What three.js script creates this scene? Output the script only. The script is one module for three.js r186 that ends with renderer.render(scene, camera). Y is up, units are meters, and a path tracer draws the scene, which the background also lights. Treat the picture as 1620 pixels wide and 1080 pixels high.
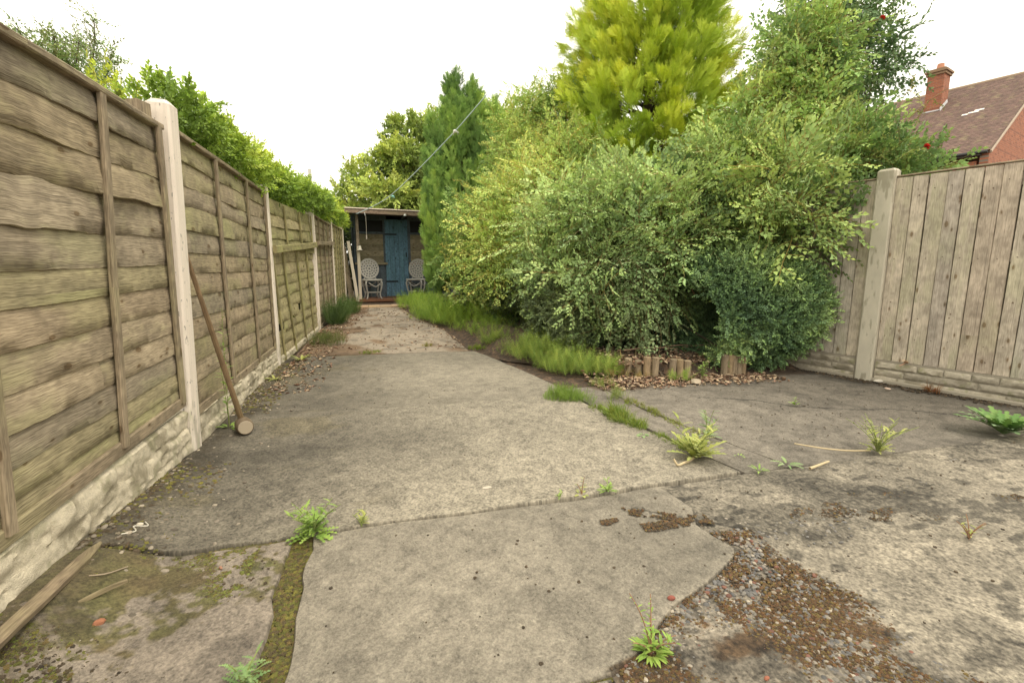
import * as THREE from 'three';
import { mergeGeometries, toCreasedNormals } from 'three/addons/utils/BufferGeometryUtils.js';

// ---------------------------------------------------------------- camera, sky, sun, exposure
const scene = new THREE.Scene();
const camera = new THREE.PerspectiveCamera(71.5, 1024 / 682, 0.05, 400);
camera.rotation.order = 'YXZ';
camera.position.set(0, 0.82, 0);
camera.rotation.set(THREE.MathUtils.degToRad(-8.9), THREE.MathUtils.degToRad(-16), 0);
scene.add(camera);

const SUN = new THREE.Vector3(0.35, 0.85, 0.5).normalize();
{ // bright overcast sky: a little warm, brighter towards the zenith and around the veiled sun
  const W = 128, H = 64, d = new Float32Array(W * H * 4);
  for (let j = 0; j < H; j++) for (let i = 0; i < W; i++) {
    const el = ((j + 0.5) / H - 0.5) * Math.PI, az = ((i + 0.5) / W - 0.5) * 2 * Math.PI;
    const x = Math.cos(az) * Math.cos(el), y = Math.sin(el), z = Math.sin(az) * Math.cos(el);
    const glow = Math.pow(Math.max(0, x * SUN.x + y * SUN.y + z * SUN.z), 6) * 0.5;
    let L = y > 0 ? 1.25 + 0.9 * y + glow : 0.3;
    const k = (j * W + i) * 4;
    d[k] = L; d[k + 1] = L * 0.957; d[k + 2] = L * 0.845; d[k + 3] = 1;
  }
  const t = new THREE.DataTexture(d, W, H, THREE.RGBAFormat, THREE.FloatType);
  t.mapping = THREE.EquirectangularReflectionMapping; t.magFilter = THREE.LinearFilter; t.minFilter = THREE.LinearFilter; t.needsUpdate = true;
  scene.background = t; scene.environment = t;
}
const sun = new THREE.DirectionalLight(0xfff2dc, 1.25);
sun.position.copy(SUN).multiplyScalar(40); sun.castShadow = true; sun.shadow.radius = 26;
sun.shadow.mapSize.set(2048, 2048);
Object.assign(sun.shadow.camera, { left: -20, right: 20, top: 20, bottom: -20, near: 1, far: 100 });
scene.add(sun);
const renderer = new THREE.WebGLRenderer({ antialias: true });
renderer.setSize(1024, 682);
renderer.toneMapping = THREE.LinearToneMapping;
renderer.toneMappingExposure = 1.2;
renderer.shadowMap.enabled = true;

// ---------------------------------------------------------------- helpers
const merge = (gs) => mergeGeometries(gs.map((g) => { const q = g.index ? g.toNonIndexed() : g; for (const k of Object.keys(q.attributes)) if (!['position', 'normal', 'uv'].includes(k)) q.deleteAttribute(k); return q; }));
const V = (x, y, z) => new THREE.Vector3(x, y, z);
const { clamp, lerp, smoothstep } = THREE.MathUtils;
function rng(seed) { let a = seed >>> 0; return () => { a |= 0; a = (a + 0x6d2b79f5) | 0; let t = Math.imul(a ^ (a >>> 15), 1 | a); t = (t + Math.imul(t ^ (t >>> 7), 61 | t)) ^ t; return ((t ^ (t >>> 14)) >>> 0) / 4294967296; }; }
const PR = new Float32Array(65536); { const r = rng(7); for (let i = 0; i < 65536; i++) PR[i] = r(); }
function vn(x, y) { // smooth value noise 0..1
  const xi = Math.floor(x), yi = Math.floor(y); let fx = x - xi, fy = y - yi;
  fx = fx * fx * (3 - 2 * fx); fy = fy * fy * (3 - 2 * fy);
  const x0 = xi & 255, x1 = (xi + 1) & 255, y0 = (yi & 255) << 8, y1 = ((yi + 1) & 255) << 8;
  const a = PR[x0 + y0], b = PR[x1 + y0], c = PR[x0 + y1], e = PR[x1 + y1];
  return a + (b - a) * fx + (c - a) * fy + (a - b - c + e) * fx * fy;
}
const fbm = (x, y, o = 3) => { let s = 0, a = 0.5, n = 0; for (let i = 0; i < o; i++) { s += a * vn(x, y); n += a; a *= 0.5; x = x * 2.03 + 17.3; y = y * 2.03 + 5.7; } return s / n; };
const n3 = (x, y, z) => (vn(x + z * 1.7, y - z * 0.9) + vn(y * 1.1 + 31, z * 1.2 + x * 0.4) + vn(z + 77, x * 0.9 - y * 0.5)) / 3;
const toS = (v) => { v = v < 0 ? 0 : v > 1 ? 1 : v; return 255 * (v <= 0.0031308 ? v * 12.92 : 1.055 * Math.pow(v, 1 / 2.4) - 0.055); };
const SL = new Uint8Array(4097); for (let i = 0; i <= 4096; i++) SL[i] = toS(i / 4096);
function colourTex(w, h, fn) { // fn(x, y, out) in linear values
  const d = new Uint8Array(w * h * 4), o = [0, 0, 0];
  for (let j = 0; j < h; j++) for (let i = 0; i < w; i++) { fn(i, j, o); const k = (j * w + i) * 4; for (let c = 0; c < 3; c++) d[k + c] = SL[(clamp(o[c], 0, 1) * 4096) | 0]; d[k + 3] = 255; }
  const t = new THREE.DataTexture(d, w, h); t.colorSpace = THREE.SRGBColorSpace; return setTex(t);
}
function greyTex(w, h, fn) {
  const d = new Uint8Array(w * h * 4);
  for (let j = 0; j < h; j++) for (let i = 0; i < w; i++) { const k = (j * w + i) * 4, v = clamp(fn(i, j), 0, 1) * 255; d[k] = d[k + 1] = d[k + 2] = v; d[k + 3] = 255; }
  return setTex(new THREE.DataTexture(d, w, h));
}
function setTex(t) { t.wrapS = t.wrapT = THREE.RepeatWrapping; t.magFilter = THREE.LinearFilter; t.minFilter = THREE.LinearMipmapLinearFilter; t.generateMipmaps = true; t.needsUpdate = true; return t; }
const rgb = (r, g, b) => new THREE.Color().setRGB(r, g, b);
const mat = (c, o = {}) => new THREE.MeshStandardMaterial({ color: Array.isArray(c) ? rgb(...c) : c, roughness: 0.9, ...o });

const used = new Map();
function numbered(n) { const k = used.get(n) ?? 0; used.set(n, k + 1); return k ? n + '_' + String(k).padStart(3, '0') : n; }
function mesh(name, geo, m, parent) { const o = new THREE.Mesh(geo, m); o.castShadow = o.receiveShadow = true; o.name = parent ? name : numbered(name); (parent ?? scene).add(o); return o; }
function tag(o, label, category, group, kind) { if (label) o.userData.label = label; if (category) o.userData.category = category; if (group) o.userData.group = group; if (kind) o.userData.kind = kind; return o; }
function thing(name, label, category, pos = [0, 0, 0], turn = 0, group) { const g = new THREE.Group(); g.name = numbered(name); g.position.set(...pos); g.rotation.y = turn; scene.add(g); return tag(g, label, category, group); }
function inst(name, geo, m, list, parent) { // list of { p, q, s, c }
  const o = new THREE.InstancedMesh(geo, m, list.length), M = new THREE.Matrix4(), S = V(1, 1, 1);
  list.forEach((e, i) => { if (typeof e.s === 'number') S.setScalar(e.s); else S.copy(e.s); o.setMatrixAt(i, M.compose(e.p, e.q, S)); if (e.c) o.setColorAt(i, e.c); });
  o.castShadow = o.receiveShadow = true; o.name = parent ? name : numbered(name); (parent ?? scene).add(o); o.userData.kind = 'stuff'; return o;
}
const geoOf = (pos, idx, uv, col) => { const g = new THREE.BufferGeometry(); g.setAttribute('position', new THREE.Float32BufferAttribute(pos, 3)); if (uv) g.setAttribute('uv', new THREE.Float32BufferAttribute(uv, 2)); if (col) g.setAttribute('color', new THREE.Float32BufferAttribute(col, 3)); if (idx) g.setIndex(idx); g.computeVertexNormals(); return g; };
// sweep along +x: prof(x) gives a closed loop of [y, z]; ends capped; uv in metres (u along x)
function sweep(xs, prof, crease = 0.5, uo = 0, vo = 0) {
  const pos = [], uv = [], idx = [], loops = xs.map(prof), n = loops[0].length;
  for (let i = 0; i < xs.length; i++) { let per = 0; for (let k = 0; k <= n; k++) { const p = loops[i][k % n]; if (k) per += Math.hypot(p[0] - loops[i][k - 1][0], p[1] - loops[i][k - 1][1]); pos.push(xs[i], p[0], p[1]); uv.push(xs[i] + uo, per + vo); } }
  const w = n + 1;
  for (let i = 0; i + 1 < xs.length; i++) for (let k = 0; k < n; k++) { const a = i * w + k, b = a + w; idx.push(a, b, a + 1, b, b + 1, a + 1); }
  for (const e of [0, xs.length - 1]) { const b0 = pos.length / 3; for (let k = 0; k < n; k++) { const p = loops[e][k]; pos.push(xs[e], p[0], p[1]); uv.push(uo + p[1], vo + p[0]); } for (let k = 1; k + 1 < n; k++) e ? idx.push(b0, b0 + k + 1, b0 + k) : idx.push(b0, b0 + k, b0 + k + 1); }
  return toCreasedNormals(geoOf(pos, idx, uv), crease);
}
const steps = (a, b, n) => Array.from({ length: n + 1 }, (_, i) => a + ((b - a) * i) / n);
const chamf = (h, d, c) => [[c, d], [0, d - c], [0, c], [c, 0], [h - c, 0], [h, c], [h, d - c], [h - c, d]];   // y 0..h, z 0..d
// bar of length L along x with chamfered section (h in y, d in z), slight wobble
function bar(L, h, d, c = 0.003, wob = 0, seed = 0, uo = 0, vo = 0) {
  const n = wob ? 10 : 1;
  return sweep(steps(0, L, n), (x) => chamf(h, d, c).map(([y, z]) => [y + wob * (vn(x * 3 + seed, 1.5) - 0.5) * 2, z + wob * (vn(x * 3 + seed, 7.5) - 0.5) * 2]), 0.4, uo, vo);
}
const up = (g) => g.rotateZ(Math.PI / 2);       // x-bar to a vertical bar: x -> y, y -> -x
function tube(pts, r0, r1 = r0, sides = 5, seg = 0) {
  const c = pts.length > 2 ? new THREE.CatmullRomCurve3(pts) : new THREE.LineCurve3(pts[0], pts[1]), n = seg || Math.max(2, (pts.length - 1) * 3);
  const g = new THREE.TubeGeometry(c, n, 1, sides, false), p = g.attributes.position, P = c.getPoints ? Array.from({ length: n + 1 }, (_, i) => c.getPointAt(i / n)) : [];
  for (let i = 0; i <= n; i++) { const r = lerp(r0, r1, i / n); for (let k = 0; k <= sides; k++) { const j = i * (sides + 1) + k; p.setXYZ(j, P[i].x + (p.getX(j) - P[i].x) * r, P[i].y + (p.getY(j) - P[i].y) * r, P[i].z + (p.getZ(j) - P[i].z) * r); } }
  g.computeVertexNormals(); return g;
}
const box = (w, h, d, x = 0, y = 0, z = 0) => new THREE.BoxGeometry(w, h, d).translate(x, y, z);
const QY = V(0, 1, 0);
function quatOf(yAxis, zHint) { const y = yAxis.clone().normalize(), x = y.clone().cross(zHint).normalize(); if (x.lengthSq() < 0.5) x.set(1, 0, 0); const z = x.clone().cross(y); return new THREE.Quaternion().setFromRotationMatrix(new THREE.Matrix4().makeBasis(x, y, z)); }
// height of the ground: level by the house end, rising gently towards the shed
const hprof = (z) => 0.075 * smoothstep(-z, 4.5, 6.4) + 0.03 * smoothstep(-z, 6.4, 10);

// soil and moss heaped against the foot of the near left fence
const gnd = (x, z) => hprof(z) + 0.078 * smoothstep(-x, 0.56, 0.82) * smoothstep(z, -2.6, -1.15);

// ---------------------------------------------------------------- textures and materials
function woodTex(w, h, mw, mh, c0, c1, c2, seed, green, knots) { // grain along u, mw x mh metres
  const r = rng(seed * 77), K = Array.from({ length: knots }, () => [r() * mw, r() * mh, 0.004 + 0.008 * r() * r()]), bend = (x, y) => { let d = 0, dark = 0; for (const [kx, ky, kr] of K) { const ex = (x - kx) / 2.2, ey = y - ky; if (Math.abs(ex) > 0.06 || Math.abs(ey) > 0.06) continue; const q = Math.hypot(ex, ey); d += ey * 0.9 * Math.exp(-(q * q) / (kr * kr * 9)); dark = Math.max(dark, smoothstep(kr * (1 + 0.3 * vn(x * 300, y * 300)) - q, -0.0015, 0.0025), 0.35 * smoothstep(kr * 2.4 - q, 0, kr * 1.4)); } return [d, dark]; };
  const grain = (x, y) => { const [d, dark] = bend(x, y), yy = y - d * 0.6 + 0.006 * fbm(x * 4 + seed, y * 14, 2); return [fbm(x * 4 + seed, yy * 210, 2), vn(x * 40 + seed, yy * 800), dark, yy]; };
  return [colourTex(w, h, (i, j, o) => {
    const x = (i / w) * mw, y = (j / h) * mh, [g, f, dark, yy] = grain(x, y), blotch = fbm(x * 6 + seed * 3, y * 11 + 5, 4), fineB = fbm(x * 30 + seed, y * 44, 3), crack = Math.pow(vn(x * 2.4 + seed, yy * 240 + 9), 12);
    const t = clamp(0.5 + 0.6 * (g - 0.5) + 1.1 * (f - 0.5) + 0.8 * (fineB - 0.5), 0, 1), k = 0.68 + 0.5 * blotch + 0.25 * (fineB - 0.5);
    const gr = green * smoothstep(fbm(x * 3 + 40 + seed, y * 9 + 3, 4) + 0.25 * (fineB - 0.5), 0.42, 0.8);
    for (let c = 0; c < 3; c++) { let v = lerp(c0[c], c1[c], t) * k; v = lerp(v, c2[c] * (0.8 + 0.4 * t), gr); o[c] = v * (1 - 0.55 * crack) * (1 - [0.55, 0.62, 0.7][c] * dark); }
  }), greyTex(w, h, (i, j) => { const x = (i / w) * mw, y = (j / h) * mh, [g, f, dark] = grain(x, y); return 0.4 * g + 0.45 * f + 0.15 + 0.2 * dark; })];
}
const [lapMap, lapBump] = woodTex(2048, 512, 2, 0.5, [0.225, 0.18, 0.122], [0.39, 0.32, 0.225], [0.3, 0.28, 0.15], 3, 0.55, 26);
const [featherMap, featherBump] = woodTex(2048, 512, 2, 0.5, [0.37, 0.325, 0.262], [0.58, 0.515, 0.425], [0.3, 0.31, 0.185], 11, 0.4, 44);
for (const t of [lapMap, lapBump, featherMap, featherBump]) { t.repeat.set(0.5, 2); t.updateMatrix(); }
const wood = (map, bump, tint, s = 0.002) => new THREE.MeshStandardMaterial({ map, bumpMap: bump, bumpScale: s, color: rgb(...tint), roughness: 0.92 });
const lapMats = [[1, 1, 1], [0.86, 0.87, 0.88], [1.1, 1.08, 1.04], [0.98, 1.02, 0.86], [1.04, 1.0, 0.95], [0.92, 0.9, 0.82]].map((t) => wood(lapMap, lapBump, t));
const mossyLap = [[1.12, 1.2, 0.92], [1.0, 1.08, 0.78], [1.2, 1.24, 1.02]].map((t) => wood(lapMap, lapBump, t));
const battenMat = wood(lapMap, lapBump, [0.86, 0.83, 0.79]);
const mossyBatten = wood(lapMap, lapBump, [0.98, 1.05, 0.72]);
const featherMats = [[1, 1, 1], [0.88, 0.86, 0.86], [1.1, 1.07, 1.02], [0.97, 0.91, 0.86], [1.03, 1.05, 1.0]].map((t) => wood(featherMap, featherBump, t));
const plainNoise = greyTex(512, 512, (i, j) => 0.45 * fbm(i / 4, j / 4, 3) + 0.35 * PR[(i * 131 + j * 977) & 65535] + 0.2 * fbm(i / 32, j / 32, 2));
plainNoise.repeat.set(2.5, 2.5);
const paintMap = colourTex(512, 1024, (i, j, o) => { // worn pink-white masonry paint on a post, v runs up the post
  const y = j / 1024, n = fbm(i / 40, j / 60, 4), s = fbm(i / 9 + 50, j / 90, 3), low = smoothstep(1 - y, 0.7, 1.02);
  const dirt = smoothstep(n + 0.45 * low, 0.68, 1.0) * 0.5, chip = smoothstep(fbm(i / 14 + 90, j / 18, 3) + 0.1 * low, 0.78, 0.82), gr = 0.35 * smoothstep(fbm(i / 30 + 8, j / 50 + 3, 3) + 0.4 * low, 0.72, 1.05);
  const a = [0.76, 0.67, 0.575], b = [0.3, 0.27, 0.19], c = [0.33, 0.3, 0.26], e = [0.36, 0.38, 0.2];
  for (let k = 0; k < 3; k++) o[k] = lerp(lerp(lerp(a[k] * (0.88 + 0.2 * s), b[k], dirt), e[k], gr), c[k], chip);
});
const postPaint = new THREE.MeshStandardMaterial({ map: paintMap, bumpMap: plainNoise, bumpScale: 0.002, roughness: 0.85 });
const rockMap = (base, dark, seed, mossy) => { const t = colourTex(1024, 512, (i, j, o) => {
  const n = fbm(i / 70 + seed, j / 70, 4), s = fbm(i / 12, j / 12 + seed, 3), g = PR[(i * 37 + j * 911) & 65535], d = smoothstep(n, 0.5, 0.75) * 0.75, m = mossy * smoothstep(fbm(i / 45 + 70, j / 45 + seed, 3), 0.55, 0.75);
  for (let k = 0; k < 3; k++) o[k] = lerp(lerp(base[k] * (0.72 + 0.4 * s + 0.12 * (g - 0.5)), dark[k], d), [0.2, 0.2, 0.09][k], m); }); t.repeat.set(1, 2); return t; };
const creamRock = new THREE.MeshStandardMaterial({ map: rockMap([0.6, 0.53, 0.4], [0.2, 0.17, 0.11], 3, 0.35), bumpMap: plainNoise, bumpScale: 0.004, roughness: 0.92 });
const stoneRock = [1, 0.86, 1.12].map((k) => new THREE.MeshStandardMaterial({ map: rockMap([0.44, 0.39, 0.3], [0.22, 0.19, 0.13], 21, 0.5), bumpMap: plainNoise, bumpScale: 0.004, roughness: 0.93, color: rgb(k, k, k) }));
stoneRock.forEach((m) => { m.map = stoneRock[0].map; });
const mortar = new THREE.MeshStandardMaterial({ color: rgb(0.34, 0.3, 0.23), bumpMap: plainNoise, bumpScale: 0.003, roughness: 0.95 });
const darkMortar = new THREE.MeshStandardMaterial({ color: rgb(0.52, 0.46, 0.34), bumpMap: plainNoise, bumpScale: 0.003, roughness: 0.95 });

// concrete, mapped over the paved area by world x and z
const JR = [[-1.4, 1.4], [-1.54, 1.375], [-2.0, 1.3], [-2.54, 1.2], [-3.23, 1.17], [-4.02, 1.03], [-4.62, 0.9]];
const edgeB = [[-0.3, 0.3], [-0.775, 0.42], [-0.8, 0.52], [-0.9, 0.665], [-0.97, 0.86], [-1.05, 0.985], [-1.2, 0.96], [-1.3, 1.02], [-1.47, 1.0]];
const along = (tab, z) => { for (let i = 0; i + 1 < tab.length; i++) if (z >= tab[i + 1][0]) { const [a, b] = [tab[i], tab[i + 1]]; return lerp(a[1], b[1], clamp((z - a[0]) / (b[0] - a[0]), 0, 1)); } return tab[tab.length - 1][1]; };
const segs = []; // hairline cracks, x0 z0 x1 z1
const crackLine = (...p) => { for (let i = 0; i + 3 < p.length; i += 2) segs.push([p[i], p[i + 1], p[i + 2], p[i + 3]]); };
crackLine(1.95, -2.5, 2.25, -2.36, 2.4, -2.19, 2.62, -2.08, 2.9, -1.98, 3.3, -1.7);
crackLine(0.83, -1.35, 0.97, -1.22, 1.12, -1.13);
const segDist = (x, z) => { let m = 1; for (const [a, b, c, e] of segs) { const dx = c - a, dz = e - b, t = clamp(((x - a) * dx + (z - b) * dz) / (dx * dx + dz * dz), 0, 1); m = Math.min(m, Math.hypot(x - a - dx * t, z - b - dz * t)); } return m; };
const inPatch = (x, z) => { // broken patch with bare aggregate, 0..1
  const e = along(edgeB, z), left = x - e, right = lerp(1.16, 1.1, clamp((-z - 0.55) / 0.45, 0, 1)) - x + 0.1 * (fbm(x * 9, z * 9, 2) - 0.5), far = z + 1.1;
  return clamp(Math.min(left * 30, right * 14, far < 0 ? 1 + far * 14 : 1), 0, 1);
};
const MX = -1, MZ = -0.3, MS = 5.1, TS = 2048;
const slabMap = colourTex(TS, TS, (i, j, o) => {
  const x = MX + ((i + 0.5) / TS) * MS, z = MZ - ((j + 0.5) / TS) * MS;
  const n1 = fbm(x * 1.4, z * 1.4 + 3, 3), n2 = fbm(x * 6 + 9, z * 6, 3), n4 = vn(x * 70, z * 70), n5 = vn(x * 190 + 7, z * 190), g = PR[(i * 7919 + j * 104729) & 65535];
  const jr = along(JR, z), eB = along(edgeB, z);
  let r = 0.335, gg = 0.295, b = 0.225, k = 0.78 + 0.44 * n1 + 0.3 * (n2 - 0.5), sp = 0.3;
  if (z < -1.47) {
    if (x < jr) { // main drive
      const near = smoothstep(x + 0.55 * (n1 - 0.5) + 0.16 * (z + 2.5), -0.75, 0.45); k *= lerp(0.6, 1.06, near); sp = 0.33;
      const band = smoothstep(0.16 - Math.abs(z + 2.28 + 0.1 * x + 0.12 * (n1 - 0.5)), 0, 0.12) * smoothstep(0.9 - x, 0, 0.8); k *= 1 - 0.2 * band;
      k *= 1 - 0.25 * smoothstep(n2, 0.52, 0.72) * smoothstep(0.35 - x, 0, 0.7);
      if (z < -2.8) { r = 0.3; gg = 0.264; b = 0.202; sp = 0.2; }
      const ed = smoothstep(0.22 - (jr - x), 0, 0.2) * smoothstep(-z, 1.4, 1.6) * smoothstep(2.3 + z, 0, 0.5); k *= 1 - 0.35 * ed;
      const yel = 0.35 * smoothstep(fbm(x * 3.1 + 30, z * 6, 3), 0.55, 0.72) * smoothstep(0.1 - x, 0, 0.4); r = lerp(r, 0.33, yel); gg = lerp(gg, 0.27, yel); b = lerp(b, 0.13, yel);
    } else { k *= 0.8 - 0.2 * smoothstep(x, 1.7, 3.2) - 0.2 * smoothstep(n2, 0.5, 0.7); r = 0.315; gg = 0.275; b = 0.22; sp = 0.22; }
  } else if (x < -0.22) { // pinkish corner slab with moss
    r = 0.34; gg = 0.285; b = 0.225; k *= 0.92; sp = 0.25;
    const m = smoothstep(fbm(x * 7, z * 9 + 4, 4) + 0.42 * smoothstep(-0.35 - x - 0.5 * (z + 1.05), 0, 0.45) - 0.1 + 0.5 * (fbm(x * 45, z * 45, 2) - 0.5), 0.54, 0.72) * 0.9;
    const mg = fbm(x * 12 + 5, z * 12, 2); r = lerp(r, 0.15, m); gg = lerp(gg, lerp(0.1, 0.155, mg), m); b = lerp(b, 0.045, m);
    const d = smoothstep(n2, 0.57, 0.7); k *= 1 - 0.32 * d;
  } else if (x < eB) { // paler screed with sandy grain
    r = 0.305; gg = 0.268; b = 0.208; sp = 0.17; k *= 0.93; const li = 0.45 * smoothstep(vn(x * 150, z * 150), 0.6, 0.85) * smoothstep(n1, 0.3, 0.6); r += 0.08 * li; gg += 0.078 * li; b += 0.06 * li;
    k *= 1 - 0.22 * smoothstep(x, 0.25, 0.8) * smoothstep(n1, 0.3, 0.55); const pale = smoothstep(0.07 - (eB - x), 0, 0.06); k *= 1 + 0.2 * pale;
  } else { // worn right-hand slab
    r = 0.295; gg = 0.257; b = 0.196; sp = 0.36; k *= 0.95; const worn = smoothstep(fbm(x * 3.2 + 5, z * 6, 4), 0.5, 0.66); k *= lerp(1.06, 0.68, worn); const ag = smoothstep(vn(x * 85 + 11, z * 85) + 0.3 * (fbm(x * 9, z * 9, 2) - 0.5), 0.52, 0.7) * lerp(0.45, 1, worn); k *= 1 - 0.42 * ag; const pl = smoothstep(fbm(x * 5 + 71, z * 11, 4), 0.56, 0.66); k *= 1 + 0.22 * pl;
    const dk = smoothstep(fbm(x * 14 + 50, z * 22, 3) + 0.22 * smoothstep(0.3 - Math.abs(z + 1.12 - 0.25 * (x - 1.7)), 0, 0.3) * smoothstep(x, 1.4, 1.8) * smoothstep(2.7 - x, 0, 0.3), 0.66, 0.74); k *= 1 - 0.5 * dk;
    const p = inPatch(x, z); if (p > 0) { const rust = smoothstep(fbm(x * 16, z * 16 + 8, 3), 0.42, 0.62); r = lerp(r, lerp(0.25, 0.12, rust), p); gg = lerp(gg, lerp(0.215, 0.075, rust), p); b = lerp(b, lerp(0.165, 0.04, rust), p); }
  }
  const n6 = fbm(x * 26 + 3, z * 26, 3); k *= 0.74 * (1 + 0.8 * sp * (n4 - 0.5) + 2.6 * sp * (n5 - 0.5) + 0.5 * (g - 0.5) + 0.5 * (n6 - 0.5)); k *= 1 - 0.15 * smoothstep(fbm(x * 17 + 30, z * 17, 3), 0.55, 0.68); if (vn(x * 120 + 40, z * 120) > 0.955) k *= 1.35; if (vn(x * 95, z * 95 + 60) > 0.965) k *= 0.5;
  const soil = smoothstep(-0.62 - x + 0.2 * (n2 - 0.5), 0, 0.14) * (0.6 + 0.4 * smoothstep(n4, 0.3, 0.6)); r = lerp(r, 0.11, soil * 0.85); gg = lerp(gg, 0.085, soil * 0.85); b = lerp(b, 0.05, soil * 0.85);
  const bed = smoothstep(fbm(x * 5 + 3, z * 5, 2) * 0.3 + smoothstep(-z, 2.55, 3.1) * smoothstep(x, 1.25, 1.5) - 0.55, 0, 0.3); r = lerp(r, 0.19, bed); gg = lerp(gg, 0.13, bed); b = lerp(b, 0.085, bed);
  const fenceD = smoothstep(x - (3.29 + 0.307 * (z + 2.555)) + 0.25 * (n2 - 0.5), 0, 0.16); r = lerp(r, 0.1, fenceD); gg = lerp(gg, 0.08, fenceD); b = lerp(b, 0.055, fenceD);
  if (x > 0.8) { const sd = segDist(x + 0.03 * (n2 - 0.5), z + 0.03 * (n4 - 0.5)); if (sd < 0.009) k *= 0.45; }
  o[0] = r * k; o[1] = gg * k; o[2] = b * k;
});
slabMap.wrapS = slabMap.wrapT = THREE.ClampToEdgeWrapping;
const pathMap = colourTex(768, 1024, (i, j, o) => {
  const x = -1 + (i / 768) * 2.4, z = -4.4 - (j / 1024) * 6.4, n1 = fbm(x * 2, z * 2, 3), n2 = fbm(x * 7, z * 7 + 4, 3), n4 = vn(x * 60, z * 60);
  const lit = smoothstep(fbm(x * 4 + 12, z * 3, 3) + 0.3 * smoothstep(-x, 0.05, 0.5) + 0.12 * smoothstep(x, 0.4, 0.8), 0.52, 0.72), k = (0.75 + 0.4 * n1) * (0.8 + 0.4 * n4) * (1 - 0.3 * smoothstep(n2, 0.55, 0.7));
  const a = [0.33, 0.275, 0.21], b = [0.2, 0.125, 0.07]; for (let c = 0; c < 3; c++) o[c] = lerp(a[c], b[c], lit * 0.85) * k;
});
pathMap.wrapS = pathMap.wrapT = THREE.ClampToEdgeWrapping;
const sandBump = greyTex(1024, 1024, (i, j) => 0.34 * PR[(i * 12289 + j * 5501) & 65535] + 0.36 * vn(i / 3.2, j / 3.2) + 0.3 * fbm(i / 11, j / 11, 2));
sandBump.channel = 1; sandBump.repeat.set(1.6, 1.6);
const slabMat = new THREE.MeshStandardMaterial({ map: slabMap, bumpMap: sandBump, bumpScale: 0.003, roughness: 0.95 });
const pathMat = new THREE.MeshStandardMaterial({ map: pathMap, bumpMap: sandBump, bumpScale: 0.006, roughness: 0.95 });
const soilMap = colourTex(512, 512, (i, j, o) => { const n = fbm(i / 30, j / 30, 4), s = PR[(i * 71 + j * 3571) & 65535], k = 0.5 + n + 0.3 * (s - 0.5), t = smoothstep(fbm(i / 14 + 9, j / 14, 3), 0.45, 0.7); const a = [0.085, 0.06, 0.042], b = [0.16, 0.1, 0.062]; for (let c = 0; c < 3; c++) o[c] = lerp(a[c], b[c], t) * k; });
soilMap.repeat.set(1.3, 1.3);
const soilMat = new THREE.MeshStandardMaterial({ map: soilMap, bumpMap: plainNoise, bumpScale: 0.012, roughness: 1 });

// ---------------------------------------------------------------- the ground and the paving
{
  const xs = [-90, -40, -15, -6, -2, -1.2, ...steps(-0.95, -0.5, 9), ...steps(-0.25, 4.8, 20), 7, 12, 25, 50, 100], zs = [25, 8, 2, ...steps(0, -13, 40), -16, -24, -40, -80, -180], pos = [], uv = [], idx = [];
  for (const z of zs) for (const x of xs) { pos.push(x, gnd(Math.max(x, -0.83), z) - 0.03, z); uv.push(x, z); }
  for (let j = 0; j + 1 < zs.length; j++) for (let i = 0; i + 1 < xs.length; i++) { const a = j * xs.length + i, b = a + xs.length; idx.push(a, a + 1, b, b, a + 1, b + 1); }
  tag(mesh('ground', geoOf(pos, idx, uv), soilMat), 'dark brown soil under and around the paving and beds', null, null, 'structure');
}
const polyAt = (P, t) => { let L = 0; const l = []; for (let i = 0; i + 1 < P.length; i++) { l.push(Math.hypot(P[i + 1][0] - P[i][0], P[i + 1][1] - P[i][1])); L += l[i]; } let s = t * L; for (let i = 0; i < l.length; i++) { if (s <= l[i] || i === l.length - 1) { const u = l[i] ? clamp(s / l[i], 0, 1) : 0; return [lerp(P[i][0], P[i + 1][0], u), lerp(P[i][1], P[i + 1][1], u)]; } s -= l[i]; } };
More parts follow.
